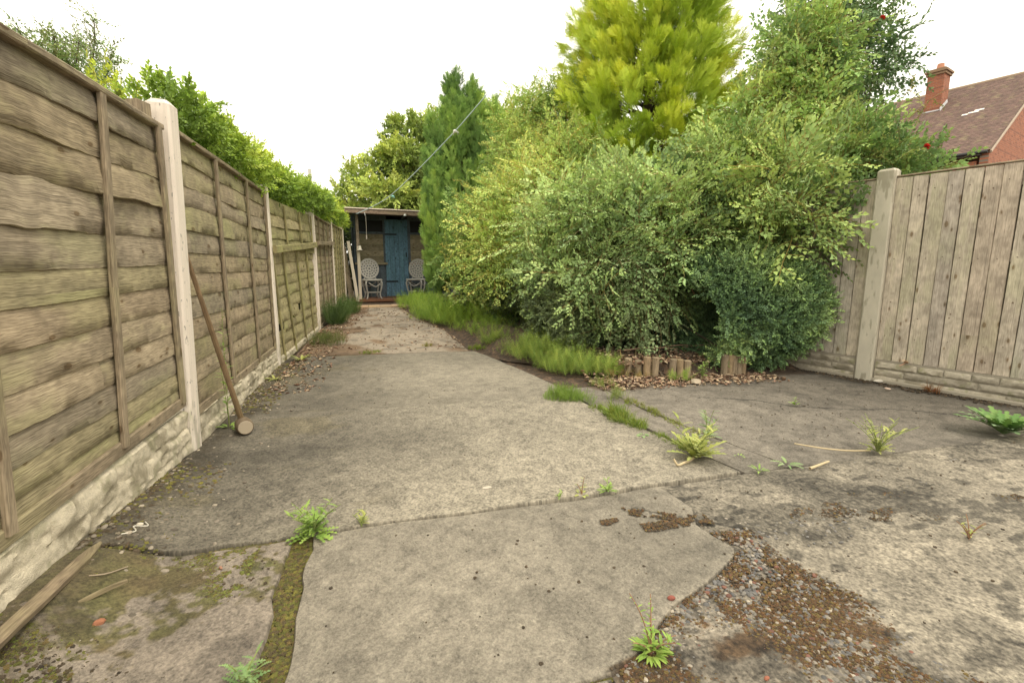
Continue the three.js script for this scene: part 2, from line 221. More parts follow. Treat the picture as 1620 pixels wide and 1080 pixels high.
// slab between four polylines (near, far: left to right; left, right: near to far), top y0 above the ground profile
function slabGeo(near, far, left, right, nx, nz, y0, seed, rough = 0.006, uvOf) {
  const pos = [], uv = [], uv1 = [], idx = [], at = (u, v) => {
    const a = polyAt(near, u), b = polyAt(far, u), c = polyAt(left, v), e = polyAt(right, v), p00 = near[0], p10 = near[near.length - 1], p01 = far[0], p11 = far[far.length - 1];
    return [0, 1].map((k) => (1 - v) * a[k] + v * b[k] + (1 - u) * c[k] + u * e[k] - (1 - u) * (1 - v) * p00[k] - u * (1 - v) * p10[k] - (1 - u) * v * p01[k] - u * v * p11[k]);
  };
  const us = steps(0, 1, nx), vs = steps(0, 1, nz), push = (u, v, drop, out) => {
    let [x, z] = at(u, v); const e = Math.min(u, 1 - u) < 1e-6 || Math.min(v, 1 - v) < 1e-6, q = e ? 0.014 : 0;
    x += q * (fbm(x * 14 + seed, z * 14, 2) - 0.5) + out * ((u < 1e-6 ? -1 : 0) + (u > 1 - 1e-6 ? 1 : 0)); z += q * (fbm(x * 14, z * 14 + seed, 2) - 0.5) + out * ((v < 1e-6 ? 1 : 0) + (v > 1 - 1e-6 ? -1 : 0));
    pos.push(x, y0 + gnd(x, z) + rough * (fbm(x * 3 + seed, z * 3, 2) - 0.5) - drop - (e ? 0.003 * vn(x * 30, z * 30 + seed) : 0), z); uv.push(...uvOf(x, z)); uv1.push(x, z);
  };
  for (const v of vs) for (const u of us) push(u, v, 0, 0);
  const w = nx + 1; for (let j = 0; j < nz; j++) for (let i = 0; i < nx; i++) { const a = j * w + i, b = a + w; idx.push(a, a + 1, b, b, a + 1, b + 1); }
  const ring = []; for (let i = 0; i <= nx; i++) ring.push([us[i], 0]); for (let j = 1; j <= nz; j++) ring.push([1, vs[j]]); for (let i = nx - 1; i >= 0; i--) ring.push([us[i], 1]); for (let j = nz - 1; j >= 0; j--) ring.push([0, vs[j]]);
  let b0 = pos.length / 3; for (const [d, o] of [[0, 0], [0.005, 0.003], [0.06, 0.005]]) for (const [u, v] of ring) push(u, v, d, o);
  const m = ring.length; for (let r = 0; r < 2; r++) for (let k = 0; k + 1 < m; k++) { const a = b0 + r * m + k, b = a + m; idx.push(a, b, a + 1, b, b + 1, a + 1); }
  const g = geoOf(pos, idx, uv); g.setAttribute('uv1', new THREE.Float32BufferAttribute(uv1, 2)); return g;
}
const uvSlab = (x, z) => [(x - MX) / MS, (MZ - z) / MS], uvPath = (x, z) => [(x + 1) / 2.4, (-4.4 - z) / 6.4];
const drive = new THREE.Group(); drive.name = 'driveway'; scene.add(drive); tag(drive, 'worn concrete driveway of large slabs with weeds in the joints', null, null, 'structure');
const slab = (n, f, l, r, nx, nz, y, seed, rough, m = slabMat, uvf = uvSlab) => mesh('concrete_slab', slabGeo(n, f, l, r, nx, nz, y, seed, rough, uvf), m, drive);
const jr = (z) => along(JR, z);
{
  const J1 = (x) => -1.487 + 0.012 * (fbm(x * 4, 3, 2) - 0.5) * 2, J2 = (x) => -2.86 + 0.085 * (x + 0.7) + 0.012 * (fbm(x * 4 + 9, 3, 2) - 0.5), J3 = (x) => -4.72 + 0.1 * (x + 0.8) + 0.03 * (fbm(x * 5 + 20, 3, 2) - 0.5);
  const row = (a, b, f, n = 14) => steps(a, b, n).map((x) => [x, f(x)]), col = (f, a, b, n = 10) => steps(a, b, n).map((z) => [f(z), z]);
  const lf = () => -0.815;
  slab(row(-0.815, jr(-1.5), J1), row(-0.815, jr(-2.7), J2), col(lf, J1(-0.8), J2(-0.8)), col(jr, J1(1.38), J2(1.19)), 44, 26, 0.004, 1, 0.012);
  const j2 = (x) => J2(x) - 0.004;
  slab(row(-0.815, jr(-2.7), j2), row(-0.815, jr(-4.6), J3), col(lf, j2(-0.8), J3(-0.8)), col(jr, j2(1.19), J3(0.9)), 40, 32, 0.0, 2, 0.012);
  const js = (z) => lerp(1.64, 1.48, clamp((-z - 1.46) / 0.9, 0, 1)) + 0.02 * (fbm(z * 7, 2, 2) - 0.5), jg = (z) => jr(z) + 0.03 + 0.012 * vn(z * 9, 4);
  slab(row(jg(-1.5), js(-1.5), J1, 5), row(jg(-2.9), js(-2.9), () => -2.95, 5), col(jg, J1(1.4), -2.95), col(js, J1(1.6), -2.95), 8, 24, -0.006, 3, 0.014);
  const je = (z) => js(z) + 0.018, fx = (z) => 3.5 + 0.307 * (z + 2.555) - 0.03;
  slab(row(je(-1.5), fx(-1.5), J1), row(je(-3.2), fx(-3.2), () => -3.2), col(je, J1(1.66), -3.2), col(fx, J1(3.8), -3.2), 40, 34, -0.008, 4, 0.02);
  const N1 = (x) => J1(x) + 0.012 + 0.006 * vn(x * 9, 2), eb = (z) => along(edgeB, z), jl = (z) => -0.243 + 0.03 * (fbm(z * 6, 8, 2) - 0.5);
  const n1c = (x) => N1(x) + 0.025 * smoothstep(-x, 0.3, 0.5);
  slab(row(-0.815, -0.262, () => -0.3, 6), row(-0.815, -0.262, n1c, 12), col(lf, -0.3, N1(-0.8)), col((z) => jl(z) - 0.028 - 0.012 * vn(z * 11, 3), -0.3, n1c(-0.26)), 24, 36, 0.002, 5, 0.014);
  slab(row(-0.21, 0.43, () => -0.772 + 0.01, 10), row(-0.21, 1.0, N1), col((z) => jl(z) + 0.03 + 0.012 * vn(z * 13, 6), -0.762, N1(-0.21)), [...edgeB].filter((e) => e[0] <= -0.775).map(([z, x]) => [x, z]).map((p, i) => (i ? p : [0.43, -0.762])), 40, 30, 0.001, 6, 0.008);
  slab(row(-0.21, 0.42, () => -0.3, 8), row(-0.21, 0.42, () => -0.75, 8), col(() => -0.21, -0.3, -0.75), col(() => 0.42, -0.3, -0.75), 20, 16, 0.003, 7, 0.01);
  const dl = (z) => eb(z) + 0.004;
  slab(row(0.43, 4.05, () => -0.3), row(dl(-1.47), 4.05, N1), [[0.43, -0.3], ...edgeB.slice(1).map(([z, x]) => [x + 0.006, z])].map((p, i, a) => (i === a.length - 1 ? [dl(-1.47), N1(1.0)] : p)), col(() => 4.05, -0.3, N1(4)), 70, 40, -0.004, 8, 0.016);
  // the path to the shed
  const pr = (z) => lerp(0.86, 0.45, smoothstep(-z, 4.7, 8.6)) + 0.04 * (fbm(z * 3, 1, 2) - 0.5), pl = (z) => lerp(-0.74, -0.5, smoothstep(-z, 4.6, 9)), K = (x) => J3(x) - 0.02;
  slab(row(pl(-4.7), pr(-4.7), K), row(pl(-6.1), pr(-6.1), () => -6.1), col(pl, K(-0.74), -6.1), col(pr, K(0.86), -6.1), 26, 22, -0.004, 9, 0.016, pathMat, uvPath);
  slab(row(pl(-6.12), pr(-6.12), () => -6.12), row(pl(-7.5), pr(-7.5), () => -7.5), col(pl, -6.12, -7.5), col(pr, -6.12, -7.5), 24, 20, -0.002, 10, 0.016, pathMat, uvPath);
  slab(row(pl(-7.52), pr(-7.52), () => -7.52), row(pl(-8.9), pr(-8.9), () => -8.9), col(pl, -7.52, -8.9), col(pr, -7.52, -8.9), 24, 20, 0, 11, 0.016, pathMat, uvPath);
}
{ // raised planting bed to the right of the path
  const edge = (z) => (z > -3.25 ? lerp(1.75, 2.6, (z + 3.25) / 0.35) : z > -4.6 ? lerp(1.75, 1.0, smoothstep(-z, 3.25, 4.6)) : lerp(1.0, 0.5, smoothstep(-z, 4.6, 9)));
  const pos = [], uv = [], idx = [], zs = steps(-2.93, -12.5, 70), nx = 34;
  for (const z of zs) for (let i = 0; i <= nx; i++) { const x0 = edge(z) - 0.16, x = lerp(x0, 9, Math.pow(i / nx, 1.8)); const rise = smoothstep(x - x0, 0.17, 0.45) * smoothstep(-z, 2.93, 3.35); pos.push(x, hprof(z) - 0.022 + rise * (0.09 + 0.06 * fbm(x * 3, z * 3, 3)) + 0.014 * fbm(x * 12, z * 12, 2), z); uv.push(x, z); }
  for (let j = 0; j + 1 < zs.length; j++) for (let i = 0; i < nx; i++) { const a = j * (nx + 1) + i, b = a + nx + 1; idx.push(a, a + 1, b, b, a + 1, b + 1); }
  tag(mesh('planting_bed', geoOf(pos, idx, uv), soilMat), 'reddish brown planting bed under the shrubs beside the path', null, null, 'structure');
}

// ---------------------------------------------------------------- left fence: concrete posts, lap panels, rock-faced gravel boards
function lapBoard(L, h, o) { // wany-edged board along x, y 0 (lower edge) .. h, front at +z
  const n = o.n ?? 36, r = o.seed * 13.7, w = o.wave, B = o.belly ?? 0.004;
  return sweep(steps(0, L, n), (x) => {
    const e = w * (fbm(x * 3.2 + r, 4.4, 3) - 0.5) * 2 + 0.4 * w * (vn(x * 17 + r, 9) - 0.5) + 0.003 * (vn(x * 60 + r, 3) - 0.5), bel = B * (fbm(x * 2.6 + r, 1.1, 2) - 0.35) * 2, c = 0.35 * B * (vn(x * 6 + r, 2.2) - 0.5);
    const t = 0.007 + 0.003 * vn(x * 8 + r, 5), lip = 0.0115 + bel;
    return [[e + 0.002, lip], [e + h * 0.33, lip * 0.66 + 0.006 + c], [e * 0.5 + h * 0.66, 0.008 + bel * 0.35 + c], [h, 0.003], [h, -0.003], [h * 0.5, -0.002 + bel * 0.3], [e, lip - t], [e - 0.001, lip - t * 0.5]];
  }, 0.9, o.uo, o.vo);
}
function panelFrame(A, B, lean) { // local x from A towards B, y up, z towards the drive
  const dx = B[0] - A[0], dz = B[2] - A[2], len = Math.hypot(dx, dz);
  return { len, turn: Math.atan2(-dz, dx), slope: Math.atan2(B[1] - A[1], len), lean };
}
function placeFrame(g, A, f, dy = 0, ds = 0) { f.slope += ds; g.rotation.order = 'YXZ'; g.position.set(A[0], A[1] + dy, A[2]); g.rotation.set(f.lean, f.turn, f.slope); }
const POSTS = [[-0.845, 0, -0.43], [-0.845, 0, -2.36], [-0.845, 0, -4.33], [-0.715, 0.055, -6.27], [-0.665, 0.085, -8.2], [-0.605, 0.105, -10.0]];
const postGeo = (h, w = 0.098, seed = 0) => {
  const g = sweep([0, 0.02, h * 0.25, h * 0.5, h * 0.75, h - 0.018, h], (x) => { const c = x > h - 0.01 ? 0.016 : 0, k = 0.004 * (vn(x * 5 + seed, 3) - 0.5); return chamf(w - 2 * c, w - 2 * c, 0.01).map(([y, z]) => [y - w / 2 + c + k, z - w / 2 + c + k]); }, 0.4);
  const u = g.attributes.uv; for (let i = 0; i < u.count; i++) u.setXY(i, u.getY(i) / 0.4 + seed * 0.17, u.getX(i) / h); up(g); return g;
};
const postInfo = [null,
  ['near white painted concrete fence post with a jagged stub of grey wood behind its top', 1.485, 0.026],
  ['white painted concrete fence post, second nearest, under the edge of the hedge', 1.47, 0.0],
  ['white painted concrete post at the far end of the panel with a hole in it', 1.49, 0.0],
  ['white painted concrete post with tall horsetail growing on both sides of its foot', 1.5, 0.0],
  ['farthest white painted concrete post, just before the plank leaning by the shed', 1.53, 0.0]];
for (let i = 1; i < POSTS.length; i++) {
  const [label, h, lean] = postInfo[i], p = mesh('fence_post', postGeo(h + 0.05, 0.09, i), postPaint);
  p.position.set(POSTS[i][0], POSTS[i][1] - 0.05, POSTS[i][2]); p.rotation.set(0, 0.06 * i - 0.1, -lean); tag(p, label, 'fence post', 'concrete posts of the left fence');
}
{ // the stub of an older post behind the near post
  const g = up(sweep(steps(0, 0.5, 8), (x) => chamf(0.085, 0.05, 0.006).map(([y, z]) => [y, z]), 0.4)), p = g.attributes.position;
  for (let i = 0; i < p.count; i++) if (p.getY(i) > 0.49) p.setY(i, 0.49 + 0.03 * (vn(p.getX(i) * 160, p.getZ(i) * 160) - 0.5));
  const s = mesh('timber_stub', g, battenMat); s.position.set(-0.862, 0.95, -2.29); s.rotation.y = Math.PI / 2 - 0.1; tag(s, 'broken grey timber stub with splintered top against the nearest white post', 'timber');
}
function lapPanel(i, o) {
  const A = POSTS[i], B = POSTS[i + 1], f = panelFrame(A, B, o.lean ?? 0), g = thing('lap_fence', o.label, 'fence panel', [0, 0, 0], 0, 'lap panels of the left fence');
  placeFrame(g, A, f, i ? 0 : -0.034, i ? 0 : 0.022);
  const x0 = 0.052, L = f.len - 0.104, mats = o.mossy ? mossyLap : lapMats, bm = o.mossy ? mossyBatten : battenMat, r = rng(90 + i);
  const bot = o.bottom, top = o.top, edges = o.edges ?? (() => { const a = [], n = o.n ?? 12; for (let k = 0; k < n; k++) a.push(top - ((top - bot - 0.02) * (k + 1)) / n + 0.012 * (r() - 0.5)); return a; })();
  const holes = o.holes ?? [];
  edges.forEach((e, k) => {
    const upEdge = k ? edges[k - 1] : top, h = upEdge - e + 0.028, wave = (o.wave ?? 0.006) * (k < 4 ? 1.5 : 0.32) * (0.7 + 0.6 * r()), belly = (o.belly ?? 0.004) * (k < 4 ? 1.9 : 0.5) * (0.6 + 0.8 * r());
    let spans = [[0, L]]; for (const [row, a, b] of holes) if (row === k) spans = [[0, a], [b, L]].filter(([p, q]) => q - p > 0.02);
    const m = mats[Math.floor(r() * mats.length)], tilt = (o.rack ?? 0) * (r() - 0.5), uo = r() * 9, vo = r() * 9;
    for (const [a, b] of spans) { const q = mesh('board', lapBoard(b - a, h, { n: i < 2 ? 80 : 36, seed: i * 17 + k, wave, belly, uo: uo + a, vo }), m, g); q.position.set(x0 + a, e, k * 0.0006); q.rotation.z = tilt; if (spans.length > 1) q.rotation.x = 0.12 * (r() - 0.3); }
  });
  // frame behind and in front: end battens, upright battens, rails
  for (const b of o.battens) { const w = b[2] ?? 0.036, hh = (b[4] ?? top) - (b[3] ?? bot), q = mesh('batten', up(bar(hh, w * 0.88, 0.015, 0.003, 0.0025, b[0] * 9, r() * 9, r() * 9)), bm, g); q.position.set(x0 + b[0] * L + w / 2, b[3] ?? bot, 0.0235); q.rotation.z = Math.atan2((b[0] - b[1]) * L, hh); }
  const bt = mesh('rail', bar(L, 0.046, 0.026, 0.004, 0.004, i, r() * 9, r() * 9), bm, g); bt.position.set(x0, bot - 0.026, 0.004);
  if (o.cap !== false) { const c = mesh('capping', bar(L, 0.022, 0.05, 0.004, 0.003, i + 5, r() * 9, r() * 9), bm, g); c.position.set(x0, top - 0.004, -0.012); }
  for (const [ya, yb, hgt] of o.rails ?? []) { const q = mesh('rail', bar(L + 0.02, hgt, 0.03, 0.005, 0.006, i + 9, r() * 9, r() * 9), bm, g); q.position.set(x0 - 0.01, ya, 0.048); q.rotation.z = Math.atan2(yb - ya, L); }
  return g;
}
lapPanel(1 - 1, { label: 'nearest brown lap fence panel, its warped top boards curling away from the batten', top: 1.352, bottom: 0.245, lean: 0.024, wave: 0.009, belly: 0.008, edges: [1.262, 1.158, 1.05, 0.928, 0.822, 0.735, 0.64, 0.545, 0.455, 0.375, 0.305, 0.25], battens: [[0.006, 0.006, 0.03], [0.425, 0.46, 0.034], [0.705, 0.757, 0.036], [0.978, 0.978, 0.038]] });
lapPanel(1, { label: 'brown lap fence panel behind the leaning mallet, between the two nearest white posts', top: 1.395, bottom: 0.16, wave: 0.006, belly: 0.006, lean: 0.008, n: 12, battens: [[0.004, 0.004, 0.03], [0.33, 0.325, 0.036], [0.68, 0.675, 0.034], [0.972, 0.972, 0.034]] });
lapPanel(2, { label: 'greenish racked lap fence panel with broken boards, a hole and a cross rail', top: 1.36, bottom: 0.0, mossy: true, wave: 0.008, belly: 0.01, rack: 0.03, n: 13, holes: [[8, 0.0, 0.16], [10, 0.02, 0.3], [9, 0.9, 1.02]], battens: [[0.1, 0.02, 0.03, 0.0, 0.98], [0.33, 0.2, 0.03, 0.0, 0.98], [0.6, 0.5, 0.03, 0.0, 0.98], [0.84, 0.76, 0.03, 0.0, 0.98], [0.32, 0.3, 0.03, 1.0], [0.66, 0.63, 0.03, 1.0], [0.97, 0.97, 0.03, 1.0]], rails: [[0.93, 1.0, 0.062]], cap: false });
lapPanel(3, { label: 'greyer lap fence panel with a split top board, beside the first tall horsetail', top: 1.38, bottom: 0.02, wave: 0.008, belly: 0.008, rack: 0.02, n: 14, holes: [[1, 1.3, 1.62]], battens: [[0.02, 0.02, 0.03], [0.3, 0.24, 0.028], [0.55, 0.5, 0.028], [0.78, 0.74, 0.028], [0.97, 0.97, 0.03]], rails: [[1.03, 1.08, 0.05]] });
lapPanel(4, { label: 'farthest small lap fence panel under the end of the hedge, near the shed', top: 1.42, bottom: 0.02, mossy: true, wave: 0.006, belly: 0.006, n: 15, battens: [[0.02, 0.02, 0.03], [0.27, 0.27, 0.026], [0.5, 0.5, 0.026], [0.73, 0.73, 0.026], [0.97, 0.97, 0.03]] });

function stoneGeo(w, h, d, seed, nx = 12, ny = 5) { // rough split face towards +z
  const pos = [], uv = [], idx = [];
  for (let j = 0; j <= ny; j++) for (let i = 0; i <= nx; i++) {
    const u = i / nx, v = j / ny, e = Math.min(1, Math.min(u, 1 - u) * w / 0.012, Math.min(v, 1 - v) * h / 0.016), jag = 0.009 * (fbm(u * w * 40 + seed, v * h * 40, 2) - 0.5);
    const ridge = Math.abs(fbm(u * w * 11 + seed * 3, v * h * 22 + seed, 3) - 0.5) * 2;
    pos.push(u * w + jag * (i % nx ? 1 : 0.5), v * h + jag, d * Math.min(1, 0.28 + e) * (0.15 + 0.8 * fbm(u * w * 16 + seed, v * h * 30 + 5, 3) + 0.35 * ridge)); uv.push(u * w + seed * 0.37, v * h + seed * 0.71);
  }
  const W = nx + 1; for (let j = 0; j < ny; j++) for (let i = 0; i < nx; i++) { const a = j * W + i, b = a + W; idx.push(a, a + 1, b, b, a + 1, b + 1); }
  return toCreasedNormals(geoOf(pos, idx, uv), 0.5);
}
function rockFace(g, x0, L, h, yb, seed) {
  const nx = Math.round(L / 0.012), ny = Math.max(6, Math.round(h / 0.011)), pos = [], uv = [], idx = [];
  for (let j = 0; j <= ny; j++) for (let i = 0; i <= nx; i++) {
    const x = (i / nx) * L, y = (j / ny) * h, wy = y + 0.02 * (fbm(x * 5 + seed, y * 9, 2) - 0.5), row = wy / 0.075, rf = row - Math.floor(row), rid = Math.floor(row), sx = x * 3.1 + rid * 1.37 + 0.5 * vn(rid * 9 + seed, x * 2), sf = sx - Math.floor(sx);
    const groove = Math.max(smoothstep(0.13 - Math.min(rf, 1 - rf), 0, 0.13) * (0.35 + 0.65 * vn(x * 6 + seed, rid * 5)), smoothstep(0.05 - Math.min(sf, 1 - sf), 0, 0.05) * 0.6), ridge = 1 - Math.abs(fbm(x * 9 + seed * 2, wy * 34 + seed, 3) - 0.5) * 3;
    const e = Math.min(1, Math.min(y, h - y) / 0.014 + 0.15), z = 0.006 + e * (0.013 * fbm(x * 7 + seed, wy * 20, 3) + 0.011 * ridge + 0.008 * (vn(Math.floor(sx) * 7 + rid * 13 + seed, 3) - 0.3)) - 0.011 * groove * e;
    pos.push(x + 0.006 * (fbm(x * 40, y * 40 + seed, 2) - 0.5), y, z); uv.push(x + seed, y);
  }
  const W = nx + 1; for (let j = 0; j < ny; j++) for (let i = 0; i < nx; i++) { const a = j * W + i, b = a + W; idx.push(a, a + 1, b, b, a + 1, b + 1); }
  mesh('backing', box(L, h, 0.045, x0 + L / 2, yb + h / 2, 0), darkMortar, g); mesh('rock_face', toCreasedNormals(geoOf(pos, idx, uv), 0.7), creamRock, g).position.set(x0, yb, 0.0235);
}
function gravelBoard(g, x0, L, h, courses, d, mats, back, seed, yb = 0, wmin = 0.13) {
  const r = rng(seed); mesh('backing', box(L, h, 0.045, x0 + L / 2, yb + h / 2, 0), back, g);
  let y = yb + 0.006; const ch = (h - 0.012) / courses;
  for (let c = 0; c < courses; c++) { let x = x0 + 0.004; while (x < x0 + L - 0.02) { let w = Math.min(wmin + 0.3 * r(), x0 + L - 0.004 - x); if (x0 + L - x - w < 0.07) w = x0 + L - 0.004 - x; const tall = ch * (0.9 + 0.08 * r()); const s = mesh('stone', stoneGeo(w - 0.006, tall - 0.004, d * (0.7 + 0.6 * r()), seed + x * 7 + c * 3, Math.max(6, Math.round(w / 0.016)), 6), mats[Math.floor(r() * mats.length)], g); s.position.set(x + 0.003, y, 0.0235); x += w; } y += ch; }
}
const gbLabels = ['cream painted rock-faced gravel board under the nearest fence panel, beside the fallen plank', 'cream painted rock-faced gravel board behind the mallet head', 'low stained gravel board under the broken fence panel', 'low gravel board behind the first tall horsetail', 'low gravel board behind the farthest horsetail'];
for (let i = 0; i < 5; i++) {
  const A = POSTS[i], f = panelFrame(A, POSTS[i + 1], 0), g = thing('gravel_board', gbLabels[i], 'gravel board', [0, 0, 0], 0, 'gravel boards of the left fence'); placeFrame(g, A, f);
  const h = [0.245, 0.19, 0.09, 0.075, 0.075][i] - 0.02; rockFace(g, 0.052, f.len - 0.104, h, -0.02, 31 + i * 7); g.position.y = A[1]; g.position.x -= 0.012;
}

// ---------------------------------------------------------------- right fence: feather-edge panels
const RT = -Math.atan2(0.956, 0.2939), RP = [3.506, -2.555];
function rightPanel(xa, xb, label, gbLabel, seed) {
  const g = thing('boarded_fence', label, 'fence panel', [RP[0], 0, RP[1]], RT, 'feather-edge panels of the right fence'), r = rng(seed);
  let x = xa, k = 0;
  while (x < xb - 0.03) {
    const pitch = Math.min(0.078 + 0.02 * r(), xb - x), w = pitch - 0.0035, top = 1.425 + 0.006 * r(), L = top - 0.158, s = r() * 9;
    const geo = up(sweep(steps(0, L, 8), (q) => { const z = 0.003 * (vn(q * 2.5 + s, 3) - 0.5), e = 0.002 * (vn(q * 7 + s, 5) - 0.5); return [[-w + e, z - 0.006], [-w + e, z + 0.005], [-w + 0.002 + e, z + 0.007], [-0.006 + e, z + 0.0125], [-0.003 + e, z + 0.0125], [-0.001 + e, z + 0.009], [-0.001 + e, z - 0.006]]; }, 0.4, r() * 9, r() * 9));
    const b = mesh('board', geo, featherMats[Math.floor(r() * 5)], g); b.position.set(x, 0.158, 0.004); b.rotation.z = 0.006 * (r() - 0.5); b.rotation.y = 0.02 * (r() - 0.5); x += pitch; k++;
  }
  mesh('backing_board', box(xb - xa, 1.24, 0.006, (xa + xb) / 2, 0.79, -0.012), mat([0.12, 0.11, 0.075]), g);
  mesh('capping', bar(xb - xa, 0.011, 0.04, 0.003, 0.002, seed, 3, 2), battenMat, g).position.set(xa, 1.432, -0.02);
  for (const y of [0.3, 0.85, 1.3]) mesh('rail', bar(xb - xa, 0.07, 0.035, 0.004, 0, seed, y, 1), featherMats[1], g).position.set(xa, y, -0.036);
  // knots and nail heads
  const kn = thing('gravel_board', gbLabel, 'gravel board', [RP[0], 0, RP[1]], RT, 'gravel boards of the right fence');
  gravelBoard(kn, xa, xb - xa, 0.168, 3, 0.014, stoneRock, mortar, seed + 5, -0.012);
  mesh('base_lip', bar(xb - xa, 0.03, 0.035, 0.006, 0.004, seed, 2, 2), mortar, kn).position.set(xa, -0.012, 0.012);
  return g;
}
const rp = rightPanel(0.012, 1.85, 'grey feather-edge fence panel with dark knots, right of the concrete post', 'stone-patterned gravel board under the knotty fence panel at the right', 501);
rightPanel(-1.94, -0.105, 'feather-edge fence panel half hidden behind the rose and dark hedge', 'stone-patterned gravel board in the shade beside the dark hedge', 601);
{
  const r = rng(77), ns = [], km = mat([0.17, 0.125, 0.085]), km2 = mat([0.16, 0.13, 0.1]);
  for (let k = 0; k < 26; k++) { const x = 0.04 + Math.floor(r() * 20) * 0.0865 + 0.05 * r(), y = 0.22 + 1.15 * r(), s = 0.003 + 0.006 * r() * r() * r(); ns.push(new THREE.CylinderGeometry(s, s * 1.1, 0.003, 9).rotateX(Math.PI / 2).scale(1, 1.2, 1).translate(x, y, 0.0168)); }
  tag(mesh('knot', merge(ns), km, rp), null, null, null, 'stuff');
  const nh = []; for (let k = 0; k < 21; k++) for (const y of [0.33, 0.88, 1.335]) nh.push(new THREE.CylinderGeometry(0.003, 0.003, 0.003, 6).rotateX(Math.PI / 2).translate(0.05 + k * 0.0865, y + 0.02 * (r() - 0.5), 0.0172));
  tag(mesh('nail', merge(nh), km2, rp), null, null, null, 'stuff');
  const pg = sweep([0, 0.02, 0.5, 1.0, 1.5, 1.53, 1.545], (x) => { const c = x > 1.54 ? 0.012 : 0; return chamf(0.11 - 2 * c, 0.1 - 2 * c, 0.008).map(([y, z]) => [y - 0.055 + c, z - 0.05 + c]); }, 0.4);
  const cm = new THREE.MeshStandardMaterial({ map: colourTex(512, 1024, (i, j, o) => { const n = fbm(i / 60, j / 60, 4), s = PR[(i * 53 + j * 3571) & 65535], d = smoothstep(fbm(i / 25 + 30, j / 50, 3) + 0.3 * smoothstep(j / 1024, 0.8, 1), 0.62, 0.85); const a = [0.58, 0.53, 0.42], b = [0.3, 0.27, 0.19]; for (let c = 0; c < 3; c++) o[c] = lerp(a[c], b[c], d * 0.7) * (0.84 + 0.25 * n + 0.1 * (s - 0.5)); }), bumpMap: plainNoise, bumpScale: 0.003, roughness: 0.95 });
  const u = pg.attributes.uv; for (let i = 0; i < u.count; i++) u.setXY(i, u.getY(i) / 0.42, u.getX(i) / 1.55);
  const p = mesh('fence_post', up(pg), cm); p.position.set(RP[0] - 0.045 * 0.2939, -0.05, RP[1] - 0.045 * 0.956); p.rotation.y = RT; tag(p, 'plain grey concrete fence post between the two feather-edge panels', 'fence post');
  // sawn-off pale stem and reddish tuft by the gravel board
  const c = thing('cut_stem', 'pale sawn-off stem end poking out over the right gravel board', 'stem', [RP[0] + 0.2 * 0.2939 - 0.03, 0.17, RP[1] + 0.2 * 0.956]);
  mesh('stub', tube([V(0.03, -0.01, 0), V(-0.02, 0.004, 0.01), V(-0.04, 0.012, 0.015)], 0.008, 0.009, 7), mat([0.35, 0.22, 0.12]), c); mesh('cut_face', new THREE.CylinderGeometry(0.0095, 0.0095, 0.004, 10).rotateZ(Math.PI / 2).translate(-0.042, 0.0125, 0.015), mat([0.75, 0.58, 0.4]), c);
  mesh('twig', tube([V(0.01, 0, 0), V(-0.02, -0.02, 0.0), V(-0.035, -0.03, -0.01)], 0.006, 0.004, 6), mat([0.5, 0.3, 0.2]), c);
}

